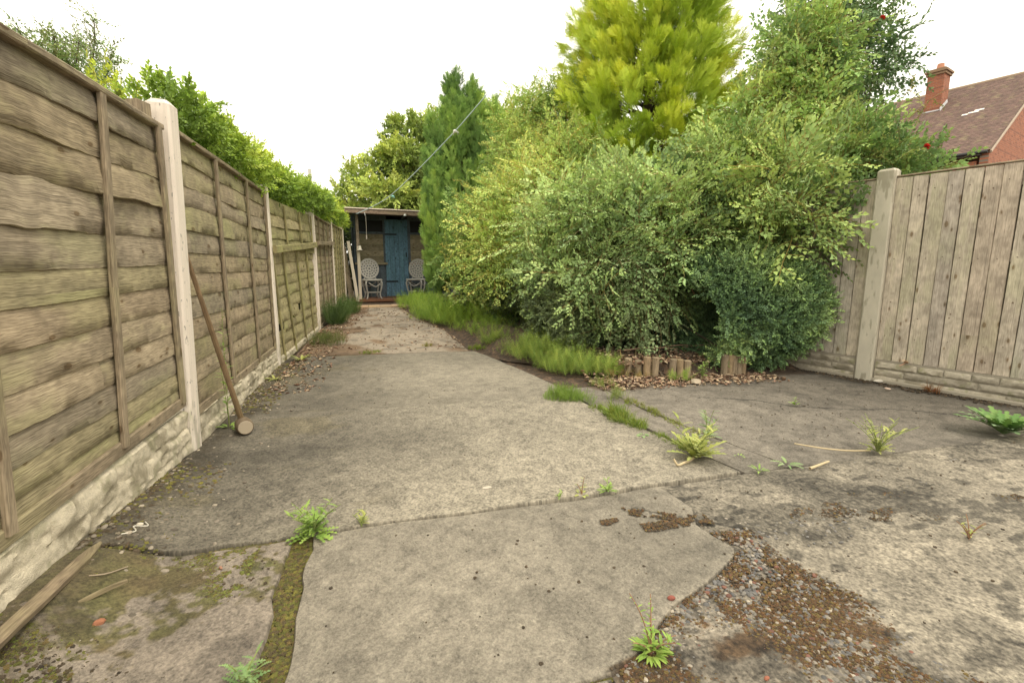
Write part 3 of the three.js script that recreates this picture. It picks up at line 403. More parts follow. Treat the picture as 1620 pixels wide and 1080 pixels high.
// ---------------------------------------------------------------- the house beyond the right fence
{
  const E = [22.07, -12.8], T = Math.atan2(0.2939, 0.956);      // local x along the gable, local z towards us, -z along the ridge
  const h = thing('brick_house', 'red brick house with brown tiled roof beyond the right fence', 'house', [E[0], 0, E[1]], T);
  const bk = (seed) => colourTex(1024, 1024, (i, j, o) => { // 4 bricks by 12 courses: 0.9 m by 0.9 m
    const row = Math.floor(j / 85.34), off = (row & 1) * 128, bi = Math.floor((i + off) / 256), lx = (i + off) % 256, ly = j % 85.34, joint = lx < 12 || ly < 12, q = PR[((bi & 3) * 57 + row * 331 + seed) & 65535], n = fbm(i / 20, j / 20, 3);
    const a = joint ? [0.24, 0.19, 0.15] : [0.25 + 0.15 * q, 0.088 + 0.06 * q, 0.048 + 0.03 * q], k = 0.75 + 0.5 * n; for (let c = 0; c < 3; c++) o[c] = a[c] * k; });
  const bm = bk(3); bm.repeat.set(1 / 0.9, 1 / 0.9); const bb = greyTex(256, 256, (i, j) => { const row = Math.floor(j / 21.33), lx = (i + (row & 1) * 32) % 64, ly = j % 21.33; return lx < 3 || ly < 3 ? 0.2 : 0.9; }); bb.repeat.set(1 / 0.9, 1 / 0.9);
  const brick = new THREE.MeshStandardMaterial({ map: bm, bumpMap: bb, bumpScale: 0.01, roughness: 0.9 });
  const EH = 5.1, W = 12.9, R = 9.28, D = 16, half = W / 2, pitch = Math.atan2(R - EH, half);
  const planar = (g, f) => { const p = g.attributes.position, u = g.attributes.uv; for (let i = 0; i < p.count; i++) u.setXY(i, ...f(p.getX(i), p.getY(i), p.getZ(i))); return g; };
  const s = new THREE.Shape(); s.moveTo(0.12, 0); s.lineTo(W - 0.12, 0); s.lineTo(W - 0.12, EH - 0.02); s.lineTo(half, R - 0.16); s.lineTo(0.12, EH - 0.02); s.closePath();
  mesh('gable_wall', planar(new THREE.ExtrudeGeometry(s, { depth: 0.25, bevelEnabled: false }).translate(0, 0, -0.3), (x, y) => [x, y]), brick, h);
  mesh('front_wall', planar(box(0.25, EH - 0.3, D - 0.6, 0.35, (EH - 0.3) / 2, -D / 2 - 0.1), (x, y, z) => [z, y]), brick, h);
  const tm = colourTex(1024, 1024, (i, j, o) => { // 8 tiles by 20 courses: 1.3 m by 2 m
    const row = Math.floor(j / 51.2), lx = (i + (row & 1) * 64) % 128, ly = j % 51.2, q = PR[(Math.floor((i + (row & 1) * 64) / 128) * 91 + row * 577) & 65535], n = fbm(i / 90, j / 90, 4), joint = lx < 5 || ly < 6;
    const k = (0.62 + 0.55 * n) * (0.8 + 0.4 * q) * (joint ? 0.6 : 1), mo = smoothstep(fbm(i / 120 + 8, j / 60, 3), 0.56, 0.75); const a = [0.155, 0.093, 0.073], b = [0.19, 0.14, 0.085]; for (let c = 0; c < 3; c++) o[c] = lerp(a[c], b[c], mo) * k; });
  tm.repeat.set(1 / 1.3, 1 / 2); const tile = new THREE.MeshStandardMaterial({ map: tm, roughness: 0.9 });
  // each roof slope is built of overlapping courses of tiles
  const SL = half / Math.cos(pitch), n = 56, course = (side) => { const gs = []; for (let k = 0; k < n; k++) { const a = (k * SL) / n, g = new THREE.BoxGeometry(SL / n + 0.03, 0.018, D); const u = g.attributes.uv, p = g.attributes.position; for (let i = 0; i < p.count; i++) u.setXY(i, p.getZ(i), a + p.getX(i)); g.rotateZ(-0.06).translate(a + SL / n / 2, 0.03 + 0.004 * vn(k * 3, 2), 0); gs.push(g); } const m = merge(gs); m.rotateZ(pitch).translate(0, 0, -D / 2); if (side) m.rotateY(Math.PI).translate(W, 0, -D); return m.translate(0, EH, 0); };
  const roof = mesh('roof', course(0), tile, h); mesh('rear_roof', course(1), tile, h);
  mesh('ridge_tiles', new THREE.CylinderGeometry(0.12, 0.12, D, 8, 1).rotateX(Math.PI / 2).translate(half, R - 0.02, -D / 2), mat([0.3, 0.22, 0.15]), roof);
  const verge = mesh('verge', bar(SL, 0.09, 0.06, 0.01).translate(0, -0.1, 0.0), mat([0.45, 0.36, 0.28]), h); verge.position.set(0.02, EH, -0.03); verge.rotation.z = pitch;
  mesh('gutter', new THREE.CylinderGeometry(0.06, 0.06, D - 0.1, 8).rotateX(Math.PI / 2).translate(-0.02, EH - 0.03, -D / 2 - 0.02), mat([0.03, 0.03, 0.03], { roughness: 0.5 }), h);
  mesh('soffit', box(0.3, 0.03, D - 0.3, 0.12, EH - 0.12, -D / 2 - 0.1), mat([0.05, 0.045, 0.04]), h);
  const ch = mesh('chimney', planar(box(0.75, 3, 0.62, 0, 0, 0), (x, y, z) => [x + z, y]), brick, h); ch.position.set(4.75, 8.2, -3.25);
  mesh('cap', merge([box(0.86, 0.09, 0.73, 0, 1.42, 0), box(0.95, 0.09, 0.82, 0, 1.53, 0), box(0.8, 0.07, 0.66, 0, 1.61, 0)]), mat([0.26, 0.17, 0.1]), ch);
  mesh('chimney_pot', new THREE.CylinderGeometry(0.13, 0.16, 0.3, 12).translate(0.05, 1.79, 0), mat([0.5, 0.24, 0.15]), ch);
  const fl = mesh('flashing', bar(0.95, 0.14, 0.02, 0.003), mat([0.62, 0.64, 0.66], { roughness: 0.5 }), ch); fl.position.set(-0.5, -0.3, 0.335); fl.rotation.z = pitch;
  mesh('flashing', box(0.02, 0.2, 0.7, -0.39, -0.28, 0), mat([0.62, 0.64, 0.66], { roughness: 0.5 }), ch);
  const pm = mat([0.7, 0.68, 0.62]); for (const [a, z, w] of [[4.05, -1.5, 0.34], [4.2, -1.35, 0.3], [3.95, -1.75, 0.2], [1.75, -1.9, 0.2]]) { const q = mesh('bare_patch', box(0.13, 0.012, w, 0, 0.055, 0), pm, roof); q.position.set(a * Math.cos(pitch), EH + a * Math.sin(pitch), z); q.rotation.z = pitch; }
  for (const zz of [-2.45, -7.6]) { const w = thing; const f = mesh('window', merge([box(0.09, 0.16, 2.0, 0.2, 4.58, zz - 1), box(0.09, 0.09, 2.0, 0.2, 3.4, zz - 1), box(0.09, 1.3, 0.09, 0.2, 4.0, zz - 0.04), box(0.09, 1.3, 0.09, 0.2, 4.0, zz - 1.96), box(0.08, 1.3, 0.08, 0.2, 4.0, zz - 1)]), mat([0.8, 0.8, 0.78], { roughness: 0.4 }), h); mesh('pane', box(0.012, 1.2, 1.9, 0.215, 4.0, zz - 1), mat([0.12, 0.14, 0.15], { roughness: 0.08 }), f); }
  for (const [z, y] of [[-2.2, 4.52], [-1.9, 4.52]]) mesh('glazed_brick', box(0.03, 0.15, 0.24, 0.22, y, z), mat([0.36, 0.05, 0.04]), h);
}

// ---------------------------------------------------------------- the open-fronted shed at the end of the path
{
  const Y = 0.15, g = thing('garden_shed', 'low blue wooden shed with flat roof and open front at the path end', 'shed', [0.35, Y, -10.6]);
  const r = rng(33), blue = (k, t) => wood(featherMap, featherBump, [0.2 * k, 0.34 * k, 0.5 * k]), slate = (k) => wood(featherMap, featherBump, [0.24 * k, 0.34 * k, 0.5 * k]), olive = (k) => wood(featherMap, featherBump, [0.62 * k, 0.6 * k, 0.48 * k]);
  const dB = [0.95, 1.1, 1.02].map((k) => wood(featherMap, featherBump, [0.26 * k, 0.56 * k, 0.95 * k])), sl = [0.9, 1.1].map(slate), ol = [0.9, 1.08].map(olive), dark = mat([0.02, 0.02, 0.022]), white = new THREE.MeshStandardMaterial({ color: rgb(0.62, 0.55, 0.44), bumpMap: plainNoise, bumpScale: 0.003, roughness: 0.9 });
  const zb = -0.68; // the front wall under the roof
  const plank = (x, y, w, hh, z, m, parent = g, name = 'plank') => { const q = mesh(name, up(bar(hh, w - 0.004, 0.016, 0.003, 0, 0, r() * 9, r() * 9)), m, parent); q.position.set(x + w, y, z); return q; };
  for (let x = -0.76, k = 0; x < 1.3; k++, x += 0.105) { if (x > -0.16 && x < 0.36) continue; plank(x, 0, 0.105, 0.72, zb, sl[k & 1]); }
  for (const [xa, xb] of [[-0.76, -0.06], [0.42, 1.36]]) {
    for (let k = 0; k < 5; k++) { const q = mesh('plank', bar(xb - xa, 0.128, 0.016, 0.003, 0, 0, r() * 9, r() * 9), ol[k & 1], g); q.position.set(xa, 0.78 + k * 0.13, zb - 0.004); }
    const led = mesh('ledge', bar(xb - xa, 0.05, 0.07, 0.005, 0.002, xa * 3, r() * 9, 1), xa > 0 ? wood(featherMap, featherBump, [0.75, 0.5, 0.36]) : ol[1], g); led.position.set(xa, 0.725, zb + 0.005);
    mesh('window_opening', box(xb - xa - 0.1, 0.26, 0.02, (xa + xb) / 2, 1.58, zb - 0.02), dark, g);
    mesh('rail', bar(xb - xa, 0.05, 0.03, 0.004, 0, 0, 2, 3), sl[0], g).position.set(xa, 1.4, zb + 0.002); mesh('rail', bar(xb - xa, 0.12, 0.03, 0.004, 0, 0, 2, 3), sl[0], g).position.set(xa, 1.7, zb + 0.002);
  }
  for (const x of [-0.78, -0.14, 0.4, 1.36]) mesh('upright', up(bar(1.86, 0.06, 0.05, 0.004, 0, 0, x, 2)), sl[0], g).position.set(x + 0.06, 0, zb - 0.03);
  const door = mesh('door', box(0.5, 1.7, 0.018, 0.15, 0.87, zb + 0.008), dark, g);
  for (let k = 0; k < 5; k++) plank(-0.1 + k * 0.1, 0.02, 0.1, 1.7 + 0.012 * r(), zb + 0.019, dB[Math.floor(r() * 3)], door);
  for (const y of [0.35, 1.4]) mesh('hinge', box(0.26, 0.03, 0.006, 0.03, y, zb + 0.04), dark, door);
  mesh('handle', box(0.02, 0.1, 0.02, 0.36, 0.95, zb + 0.045), dark, door);
  for (const [x, w] of [[-0.8, 0.02], [1.4, 0.02]]) mesh('side_wall', box(w, 1.8, 1.6, x, 0.9, zb - 0.75), slate(0.8), g);
  mesh('back_wall', box(2.2, 1.8, 0.03, 0.3, 0.9, zb - 1.55), slate(0.8), g);
  mesh('floor', box(2.3, 0.05, 0.9, 0.3, -0.024, -0.28), new THREE.MeshStandardMaterial({ map: soilMap, bumpMap: plainNoise, bumpScale: 0.006, color: rgb(2.1, 1.5, 1.25), roughness: 1 }), g);
  const roof = mesh('roof', box(2.6, 0.035, 2.55, 0.38, 1.825, -1.0), mat([0.16, 0.13, 0.12]), g); roof.rotation.z = -0.018;
  const fa = mesh('fascia', bar(2.6, 0.07, 0.02, 0.004, 0.003, 3, 2, 2), wood(featherMap, featherBump, [0.55, 0.45, 0.4]), g); fa.position.set(-0.92, 1.75, 0.285); fa.rotation.z = -0.018;
  const fe = mesh('roof_edge', bar(2.62, 0.022, 0.05, 0.006, 0.004, 5), mat([0.66, 0.55, 0.48]), g); fe.position.set(-0.93, 1.835, 0.27); fe.rotation.z = -0.018;
  for (const x of [-0.72, 0.3, 1.25]) mesh('rafter', box(0.05, 0.07, 2.3, x, 1.77, -0.9), sl[0], g);
  const dk = mat([0.1, 0.09, 0.085]);
  mesh('post', up(sweep(steps(0, 1.1, 4), () => chamf(0.062, 0.06, 0.008), 0.4)), white, g).position.set(-0.63, 0, 0.0);
  mesh('post', up(bar(0.68, 0.058, 0.056, 0.006)), wood(featherMap, featherBump, [0.6, 0.55, 0.5]), g).position.set(-0.632, 1.1, 0.002);
  mesh('hook', tube([V(-0.5, 1.76, 0.31), V(-0.49, 1.71, 0.315), V(-0.485, 1.695, 0.31)], 0.009, 0.006), mat([0.6, 0.62, 0.6]), g);
  mesh('light_fitting', new THREE.CylinderGeometry(0.022, 0.03, 0.035, 10).translate(0.3, 1.735, 0.31), mat([0.6, 0.6, 0.56], { roughness: 0.4 }), g);
  const b = thing('bell', 'small white bell hung on the front post of the shed', 'bell', [-0.28, Y + 1.02, -10.51]);
  mesh('body', new THREE.LatheGeometry([[0.004, 0.09], [0.02, 0.088], [0.03, 0.07], [0.034, 0.035], [0.045, 0.01], [0.058, 0], [0.052, 0.004], [0.03, 0.03]].map((p) => new THREE.Vector2(...p)), 18), mat([0.7, 0.66, 0.56], { roughness: 0.4 }), b); mesh('clapper', new THREE.SphereGeometry(0.011, 8, 6).translate(0, -0.003, 0), dk, b); mesh('bracket', tube([V(0, 0.09, 0), V(0, 0.11, 0), V(-0.02, 0.12, -0.03), V(-0.03, 0.1, -0.06)], 0.006), dk, b);
  const st = thing('hanging_cord', 'thin pale cord hanging down from the shed roof edge', 'cord', [-0.13, Y + 1.7, -10.3]); mesh('strand', tube([V(0, 0, 0), V(0.004, -0.2, 0), V(0, -0.4, 0.01)], 0.005), mat([0.4, 0.36, 0.3]), st); mesh('toggle', new THREE.CylinderGeometry(0.012, 0.014, 0.07, 8).translate(0, -0.43, 0.01), mat([0.45, 0.4, 0.34]), st);
  const lean = (label, x0, z0, x1, z1, y1, w, m) => { const a = V(x0, 0.12, z0), c = V(x1, y1, z1), L = a.distanceTo(c), q = mesh('timber_plank', up(bar(L, w, 0.03, 0.004, 0.005, x0 * 9, r() * 9, 1)), m); q.position.copy(a); q.quaternion.setFromUnitVectors(V(0, 1, 0), c.sub(a).normalize()); return tag(q, label, 'plank'); };
  lean('pale plank leaning against the shed just left of its white post', -0.33, -10.35, -0.47, -10.55, 1.35, 0.06, white);
  lean('dark plank leaning in the gap between fence and shed', -0.43, -10.5, -0.56, -10.6, 1.25, 0.1, wood(featherMap, featherBump, [0.5, 0.45, 0.36]));
  const kerb = thing('brick_kerb', 'low row of reddish bricks laid across the path before the shed', 'kerb', [-0.33, hprof(-8.95) - 0.01, -8.98], 0.05);
  for (let k = 0; k < 5; k++) mesh('brick', bar(0.19, 0.05, 0.08, 0.008, 0.004, k * 3), mat([0.5 + 0.1 * r(), 0.34 + 0.08 * r(), 0.26]), kerb).position.set(k * 0.197, 0.005 * r(), 0.02 * r());
  const s = new THREE.DodecahedronGeometry(0.055, 1).scale(1.2, 0.6, 1); tag(mesh('stone', s, mat([0.55, 0.48, 0.4])), 'pale stone at the left end of the brick row by the shed', 'stone').position.set(-0.4, hprof(-9) + 0.015, -8.93);
}
{ // ornate cast garden chairs
  const al = new THREE.MeshStandardMaterial({ color: rgb(0.42, 0.405, 0.37), roughness: 0.6, bumpMap: plainNoise, bumpScale: 0.002 });
  const c = thing('garden_chair', 'ornate pale cast metal garden chair left of the blue door', 'chair', [-0.06, 0.15, -10.66], 0.25, 'ornate chairs by the shed door');
  const holes = (s, rx, ry, cy) => { for (const [k, n] of [[0.8, 18], [0.56, 12], [0.32, 7]]) for (let i = 0; i < n; i++) { const a = (i / n) * 2 * Math.PI + k, x = Math.cos(a) * rx * k, y = cy + Math.sin(a) * ry * k, h = new THREE.Path(); h.absellipse(x, y, rx * 0.075, ry * 0.1, 0, Math.PI * 2, true, a); s.holes.push(h); } const h = new THREE.Path(); h.absellipse(0, cy, rx * 0.1, ry * 0.1, 0, Math.PI * 2, true); s.holes.push(h); return s; };
  const ex = (s, d) => new THREE.ExtrudeGeometry(s, { depth: d, bevelEnabled: true, bevelSize: 0.004, bevelThickness: 0.004, bevelSegments: 2, curveSegments: 10 });
  const bs = new THREE.Shape(); bs.absellipse(0, 0.2, 0.2, 0.21, 0, Math.PI * 2);
  const back = mesh('backrest', merge([ex(holes(bs, 0.2, 0.21, 0.2), 0.012), new THREE.TorusGeometry(0.2, 0.014, 8, 32).scale(1, 1.05, 1).translate(0, 0.2, 0.006)]), al, c); back.position.set(0, 0.44, -0.19); back.rotation.x = -0.16;
  for (const s of [-1, 1]) mesh('back_stay', tube([V(s * 0.15, 0.4, -0.17), V(s * 0.11, 0.44, -0.185), V(s * 0.13, 0.5, -0.2)], 0.012), al, c);
  const ss = new THREE.Shape(); ss.absellipse(0, 0, 0.205, 0.195, 0, Math.PI * 2); mesh('seat', merge([ex(holes(ss, 0.205, 0.195, 0), 0.014).rotateX(-Math.PI / 2), new THREE.TorusGeometry(0.2, 0.016, 8, 32).rotateX(Math.PI / 2)]).translate(0, 0.4, 0), al, c);
  for (const a of [0.7, 2.44, 3.84, 5.58]) { const x = Math.cos(a), z = Math.sin(a); mesh('leg', tube([V(x * 0.17, 0.4, z * 0.17), V(x * 0.215, 0.35, z * 0.215), V(x * 0.2, 0.22, z * 0.2), V(x * 0.17, 0.1, z * 0.17), V(x * 0.2, 0.01, z * 0.2), V(x * 0.225, 0.008, z * 0.225)], 0.022, 0.013, 7), al, c); mesh('apron', tube([V(x * 0.2, 0.34, z * 0.2), V(Math.cos(a + 0.8) * 0.2, 0.26, Math.sin(a + 0.8) * 0.2), V(Math.cos(a + 1.5) * 0.2, 0.35, Math.sin(a + 1.5) * 0.2)], 0.012, 0.012, 6), al, c); }
  mesh('stretcher', new THREE.TorusGeometry(0.17, 0.009, 6, 24).rotateX(Math.PI / 2).translate(0, 0.14, 0), al, c);
  const k = c.clone(); k.name = numbered('garden_chair'); scene.add(k); k.position.set(0.87, 0.15, -10.85); k.rotation.y = -0.35; k.userData.label = 'ornate pale cast metal garden chair right of the blue door, half hidden by the cypress';
}
{ // washing line, pole behind the hedge
  const g = thing('washing_line', 'pale blue washing line running from the shed roof up over the garden', 'washing line', [-0.31, 1.88, -10.32]), m = mat([0.5, 0.63, 0.67], { roughness: 0.6 }), P = [[-0.31, 1.88, -10.32], [-0.02, 1.875, -9.1], [0.29, 1.895, -7.6], [0.83, 2.16, -4.96], [0.98, 2.27, -4.21], [1.12, 2.4, -3.56], [1.22, 2.49, -3.08], [1.5, 2.8, -1.7], [1.9, 3.3, 0.4]].map((p) => V(p[0] + 0.31, p[1] - 1.88, p[2] + 10.32));
  const gm = tube(P.slice(0, 5), 0.0075, 0.0045, 6, 40); mesh('line', gm, m, g); mesh('thin_line', tube(P.slice(4), 0.0016, 0.0014, 5, 20), m, g);
  const ends = (name, p, c, n, l) => { const q = new THREE.Group(); q.name = name; q.position.copy(p); g.add(q); const r = rng(n + 3), gs = [new THREE.SphereGeometry(0.02, 8, 6).scale(1, 0.8, 1)]; for (let i = 0; i < n; i++) { const a = r() * 6.3, d = V(Math.cos(a), -0.9 * r() - 0.2, Math.sin(a)).normalize().multiplyScalar(l * (0.6 + 0.6 * r())); gs.push(tube([V(0, 0, 0), d.clone().multiplyScalar(0.5).add(V(0, 0.01, 0)), d], 0.004, 0.002, 4)); } mesh('strands', merge(gs), mat(c), q); };
  ends('knot', P[3], [0.7, 0.7, 0.64], 9, 0.055); ends('peg', P[2].clone().add(V(0.02, -0.02, 0)), [0.3, 0.62, 0.56], 5, 0.06);
  tag(mesh('garden_pole', tube([V(0, 0, 0), V(0.01, 1.4, 0.02), V(-0.02, 2.63, 0)], 0.04, 0.03, 8), mat([0.6, 0.58, 0.52])), 'thin white pole rising out of the far end of the hedge', 'pole').position.set(-1.1, 0.05, -10.2);
}

// ---------------------------------------------------------------- plants
const leafMat = (trans = 0.35, rough = 0.75) => new THREE.MeshPhysicalMaterial({ vertexColors: true, roughness: rough, transmission: trans, thickness: 0, side: THREE.DoubleSide, specularIntensity: 0.5 });
const LEAF = leafMat(0.3, 0.7), GLOSS = leafMat(0, 0.45), NEEDLE = leafMat(0, 0.9), BLADE = leafMat(0.4, 0.85);
const bark = new THREE.MeshStandardMaterial({ color: rgb(0.13, 0.095, 0.065), bumpMap: plainNoise, bumpScale: 0.01, roughness: 1 });
class LG { // collects leaf faces and twigs with vertex colours
  constructor(simple) { this.simple = simple;  this.p = []; this.i = []; this.c = []; }
  v(q, c) { this.p.push(q.x, q.y, q.z); this.c.push(...c); return this.p.length / 3 - 1; }
  leaf(b, d, n, l, w, c = [1, 1, 1], fold = 0.25, curl = 0.15) { // base, direction, face normal
    const s = d.clone().cross(n).normalize(), at = (t, o, h) => b.clone().addScaledVector(d, t * l).addScaledVector(s, o * w).addScaledVector(n, h * w - curl * l * t * t);
    if (this.simple) { const a = this.v(at(0, 0, 0), c), m = this.v(at(0.5, 0, -fold * 0.5), c), t = this.v(at(1, 0, 0), c), L = this.v(at(0.45, -0.5, fold), c), R = this.v(at(0.45, 0.5, fold), c); this.i.push(a, m, L, L, m, t, a, R, m, R, t, m); return; }
    const a = this.v(at(0, 0, 0), c), m1 = this.v(at(0.35, 0, -fold * 0.6), c), m2 = this.v(at(0.7, 0, -fold * 0.5), c), t = this.v(at(1, 0, 0), c);
    const l1 = this.v(at(0.32, -0.46, fold), c), l2 = this.v(at(0.7, -0.38, fold), c), r1 = this.v(at(0.32, 0.46, fold), c), r2 = this.v(at(0.7, 0.38, fold), c);
    this.i.push(a, m1, l1, l1, m1, m2, l1, m2, l2, l2, m2, t, a, r1, m1, r1, m2, m1, r1, r2, m2, r2, t, m2);
  }
  blade(a, b, w, n, c = [1, 1, 1]) { const s = b.clone().sub(a).cross(n).normalize().multiplyScalar(w / 2); const i0 = this.v(a.clone().sub(s), c), i1 = this.v(a.clone().add(s), c), i2 = this.v(b, c); this.i.push(i0, i1, i2); }
  strip(pts, w, n, c = [1, 1, 1]) { const k = pts.length; let q = []; pts.forEach((p, i) => { const d = (pts[Math.min(i + 1, k - 1)]).clone().sub(pts[Math.max(i - 1, 0)]), s = d.cross(n).normalize().multiplyScalar((w / 2) * (i === k - 1 ? 0.08 : 1 - 0.5 * (i / k))); q.push([this.v(p.clone().sub(s), c), this.v(p.clone().add(s), c)]); }); for (let i = 0; i + 1 < k; i++) this.i.push(q[i][0], q[i][1], q[i + 1][0], q[i][1], q[i + 1][1], q[i + 1][0]); }
  twig(pts, r, c) { for (let i = 0; i + 1 < pts.length; i++) { const a = pts[i], b = pts[i + 1], d = b.clone().sub(a).normalize(), x = Math.abs(d.y) < 0.9 ? V(0, 1, 0).cross(d).normalize() : V(1, 0, 0).cross(d).normalize(), y = d.clone().cross(x), f = []; for (const q of [a, b]) for (let k = 0; k < 3; k++) f.push(this.v(q.clone().addScaledVector(x, r * Math.cos(k * 2.094)).addScaledVector(y, r * Math.sin(k * 2.094)), c)); for (let k = 0; k < 3; k++) { const m = (k + 1) % 3; this.i.push(f[k], f[m], f[3 + k], f[m], f[3 + m], f[3 + k]); } } }
  geo() { return geoOf(this.p, this.i, null, this.c); }
}
// a sprig along +y whose leaves face +z
function sprig({ len = 0.2, n = 12, l = 0.03, w = 0.017, droop = 0.3, seed = 1, tip = [1.25, 1.25, 0.9], twig = [0.9, 0.5, 0.45], spread = 0.9, r = 0.0014 }) {
  const g = new LG(true), q = rng(seed), at = (t) => V(0.14 * Math.sin(t * 4 + seed * 2) * len, t * len, -droop * len * t * t + 0.05 * len * Math.sin(t * 7 + seed)), pts = steps(0, 1, 4).map(at); g.twig(pts, r, twig);
  for (let k = 0; k < n; k++) { const t = 0.12 + (0.9 * k) / n, s = k % 2 ? 1 : -1, b = at(t), d = V(s * spread * (0.35 + 0.9 * q()), 0.25 + 0.9 * q(), 0.9 * (q() - 0.4) - droop * t).normalize(), nn = V(1.2 * (q() - 0.5), 0.8 * (q() - 0.5), 1).normalize(); nn.addScaledVector(d, -nn.dot(d)).normalize(); const u = t > 0.75 ? (t - 0.75) * 4 : 0, sh = 0.82 + 0.36 * q(); g.leaf(b, d, nn, l * (0.75 + 0.45 * q()) * (1 - 0.35 * u), w * (0.85 + 0.3 * q()) * (1 - 0.3 * u), [0, 1, 2].map((c) => sh * lerp(1, tip[c], u)), 0.22, 0.2); }
  g.leaf(at(1), V(0, 1, -droop).normalize(), V(0, droop, 1).normalize(), l * 0.7, w * 0.7, tip); return g.geo();
}
// a branchlet: side sprigs in one arching fan facing +z
function branchlet({ len = 0.34, n = 7, sl = 0.16, lv = 7, l = 0.034, w = 0.023, droop = 0.35, seed = 1, tip = [1.25, 1.2, 0.95], twig = [0.9, 0.5, 0.45] }) {
  const g = new LG(true), q = rng(seed), at = (t) => V(0.12 * len * Math.sin(t * 3 + seed), t * len, -droop * len * t * t); g.twig(steps(0, 1, 4).map(at), 0.0018, twig);
  for (let k = 0; k <= n; k++) {
    const t = k === n ? 1 : 0.12 + (0.85 * k) / n, s = k % 2 ? 1 : -1, b = at(t), d = k === n ? V(0.1, 1, -droop).normalize() : V(s * (0.6 + 0.5 * q()), 0.5 + 0.5 * q(), -droop * t + 0.4 * (q() - 0.5)).normalize(), L = sl * (1 - 0.45 * t) * (0.6 + 0.7 * q()), pr = V(-d.y, d.x, 0); g.twig([b, b.clone().addScaledVector(d, L)], 0.0011, twig);
    for (let j = 0; j < lv; j++) { const u = 0.18 + (0.82 * j) / (lv - 1), o = b.clone().addScaledVector(d, L * u).add(V(0, 0, -0.2 * L * u * u)), sd = j % 2 ? 1 : -1, ld = d.clone().multiplyScalar(0.55 + 0.4 * q()).addScaledVector(pr, sd * (0.5 + 0.5 * q())).add(V(0, 0, 0.5 * (q() - 0.55))).normalize(), nn = V(0.7 * (q() - 0.5), 0.7 * (q() - 0.5), 1); nn.addScaledVector(ld, -nn.dot(ld)).normalize(); const y = u > 0.7 ? (u - 0.7) * 3 * t : 0, sh = 0.8 + 0.4 * q(); g.leaf(o, ld, nn, l * (0.7 + 0.5 * q()) * (1 - 0.3 * y), w * (0.8 + 0.35 * q()) * (1 - 0.3 * y), [0, 1, 2].map((c) => sh * lerp(1, tip[c], y)), 0.2, 0.2); }
  } return g.geo();
}
// scatter points over ellipsoid lobes [x, y, z, rx, ry, rz]
function overLobes(lobes, n, r, o = {}) {
  const A = lobes.map((l) => Math.pow((Math.pow(l[3] * l[4], 1.6) + Math.pow(l[4] * l[5], 1.6) + Math.pow(l[3] * l[5], 1.6)) / 3, 1 / 1.6) * (l[6] ?? 1)), sum = A.reduce((a, b) => a + b), out = [], sd = o.seed ?? 1; let guard = n * 12;
  while (out.length < n && guard--) {
    let u = r() * sum, k = 0; while (k < lobes.length - 1 && u > A[k]) u -= A[k++];
    const L = lobes[k], y = 2 * r() - 1, a = r() * 6.2832, c = Math.sqrt(1 - y * y), d = V(c * Math.cos(a), y, c * Math.sin(a));
    if (o.square) { const m = Math.max(Math.abs(d.x), Math.abs(d.y), Math.abs(d.z)); d.multiplyScalar(lerp(1, 1 / m, o.square)); }
    const bump = 1 + (o.bump ?? 0.22) * 2 * (n3(d.x * 2.3 + sd * 3 + k, d.y * 2.3 + sd, d.z * 2.3 + 9) - 0.5) + (o.fine ?? 0.1) * 2 * (n3(d.x * 7 + sd, d.y * 7, d.z * 7 + k) - 0.5), t = 1 - (o.depth ?? 0.35) * Math.pow(r(), o.pow ?? 1.4), p = V(L[0] + d.x * L[3] * t * bump, L[1] + d.y * L[4] * t * bump, L[2] + d.z * L[5] * t * bump);
    if (p.y < (o.minY ?? 0.03) || (o.maxY && p.y > o.maxY)) continue; let inside = false; for (let m = 0; m < lobes.length && !inside; m++) { if (m === k) continue; const q = lobes[m], e = ((p.x - q[0]) / q[3]) ** 2 + ((p.y - q[1]) / q[4]) ** 2 + ((p.z - q[2]) / q[5]) ** 2; if (e < (o.cull ?? 0.4)) inside = true; }
    if (inside || (o.keep && !o.keep(p))) continue; out.push({ p, n: V(d.x / L[3], d.y / L[4], d.z / L[5]).normalize(), t, bump, k });
  }
  return out;
}
const jit = (r, a) => V(r() - 0.5, r() - 0.5, r() - 0.5).multiplyScalar(2 * a);
function foliage(parent, name, geos, m, lobes, n, o) { // o: up, out, rand, pal [[r,g,b], ...], size
  const r = rng(o.seed * 101 + 7), pts = overLobes(lobes, n, r, o), lists = geos.map(() => []);
  for (const e of pts) {
    const axis = e.n.clone().multiplyScalar(o.out ?? 0.7).add(V(0, o.up ?? 0.4, 0)).add(jit(r, o.rand ?? 0.6)).normalize(), face = e.n.clone().add(V(0, o.faceUp ?? 0.45, 0)).add(jit(r, 0.55));
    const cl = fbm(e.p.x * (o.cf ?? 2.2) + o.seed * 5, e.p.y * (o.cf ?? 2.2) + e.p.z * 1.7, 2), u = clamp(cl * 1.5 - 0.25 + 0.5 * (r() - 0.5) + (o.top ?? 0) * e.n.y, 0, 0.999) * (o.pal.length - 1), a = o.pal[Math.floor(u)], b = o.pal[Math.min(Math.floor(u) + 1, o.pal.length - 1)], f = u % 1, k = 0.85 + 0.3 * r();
    lists[Math.floor(r() * geos.length)].push({ p: e.p, q: quatOf(axis, face), s: (o.size ?? 1) * (0.7 + 0.6 * r()), c: rgb(lerp(a[0], b[0], f) * k, lerp(a[1], b[1], f) * k, lerp(a[2], b[2], f) * k) });
  }
  geos.forEach((g, i) => lists[i].length && inst(name, g, m, lists[i], parent));
}
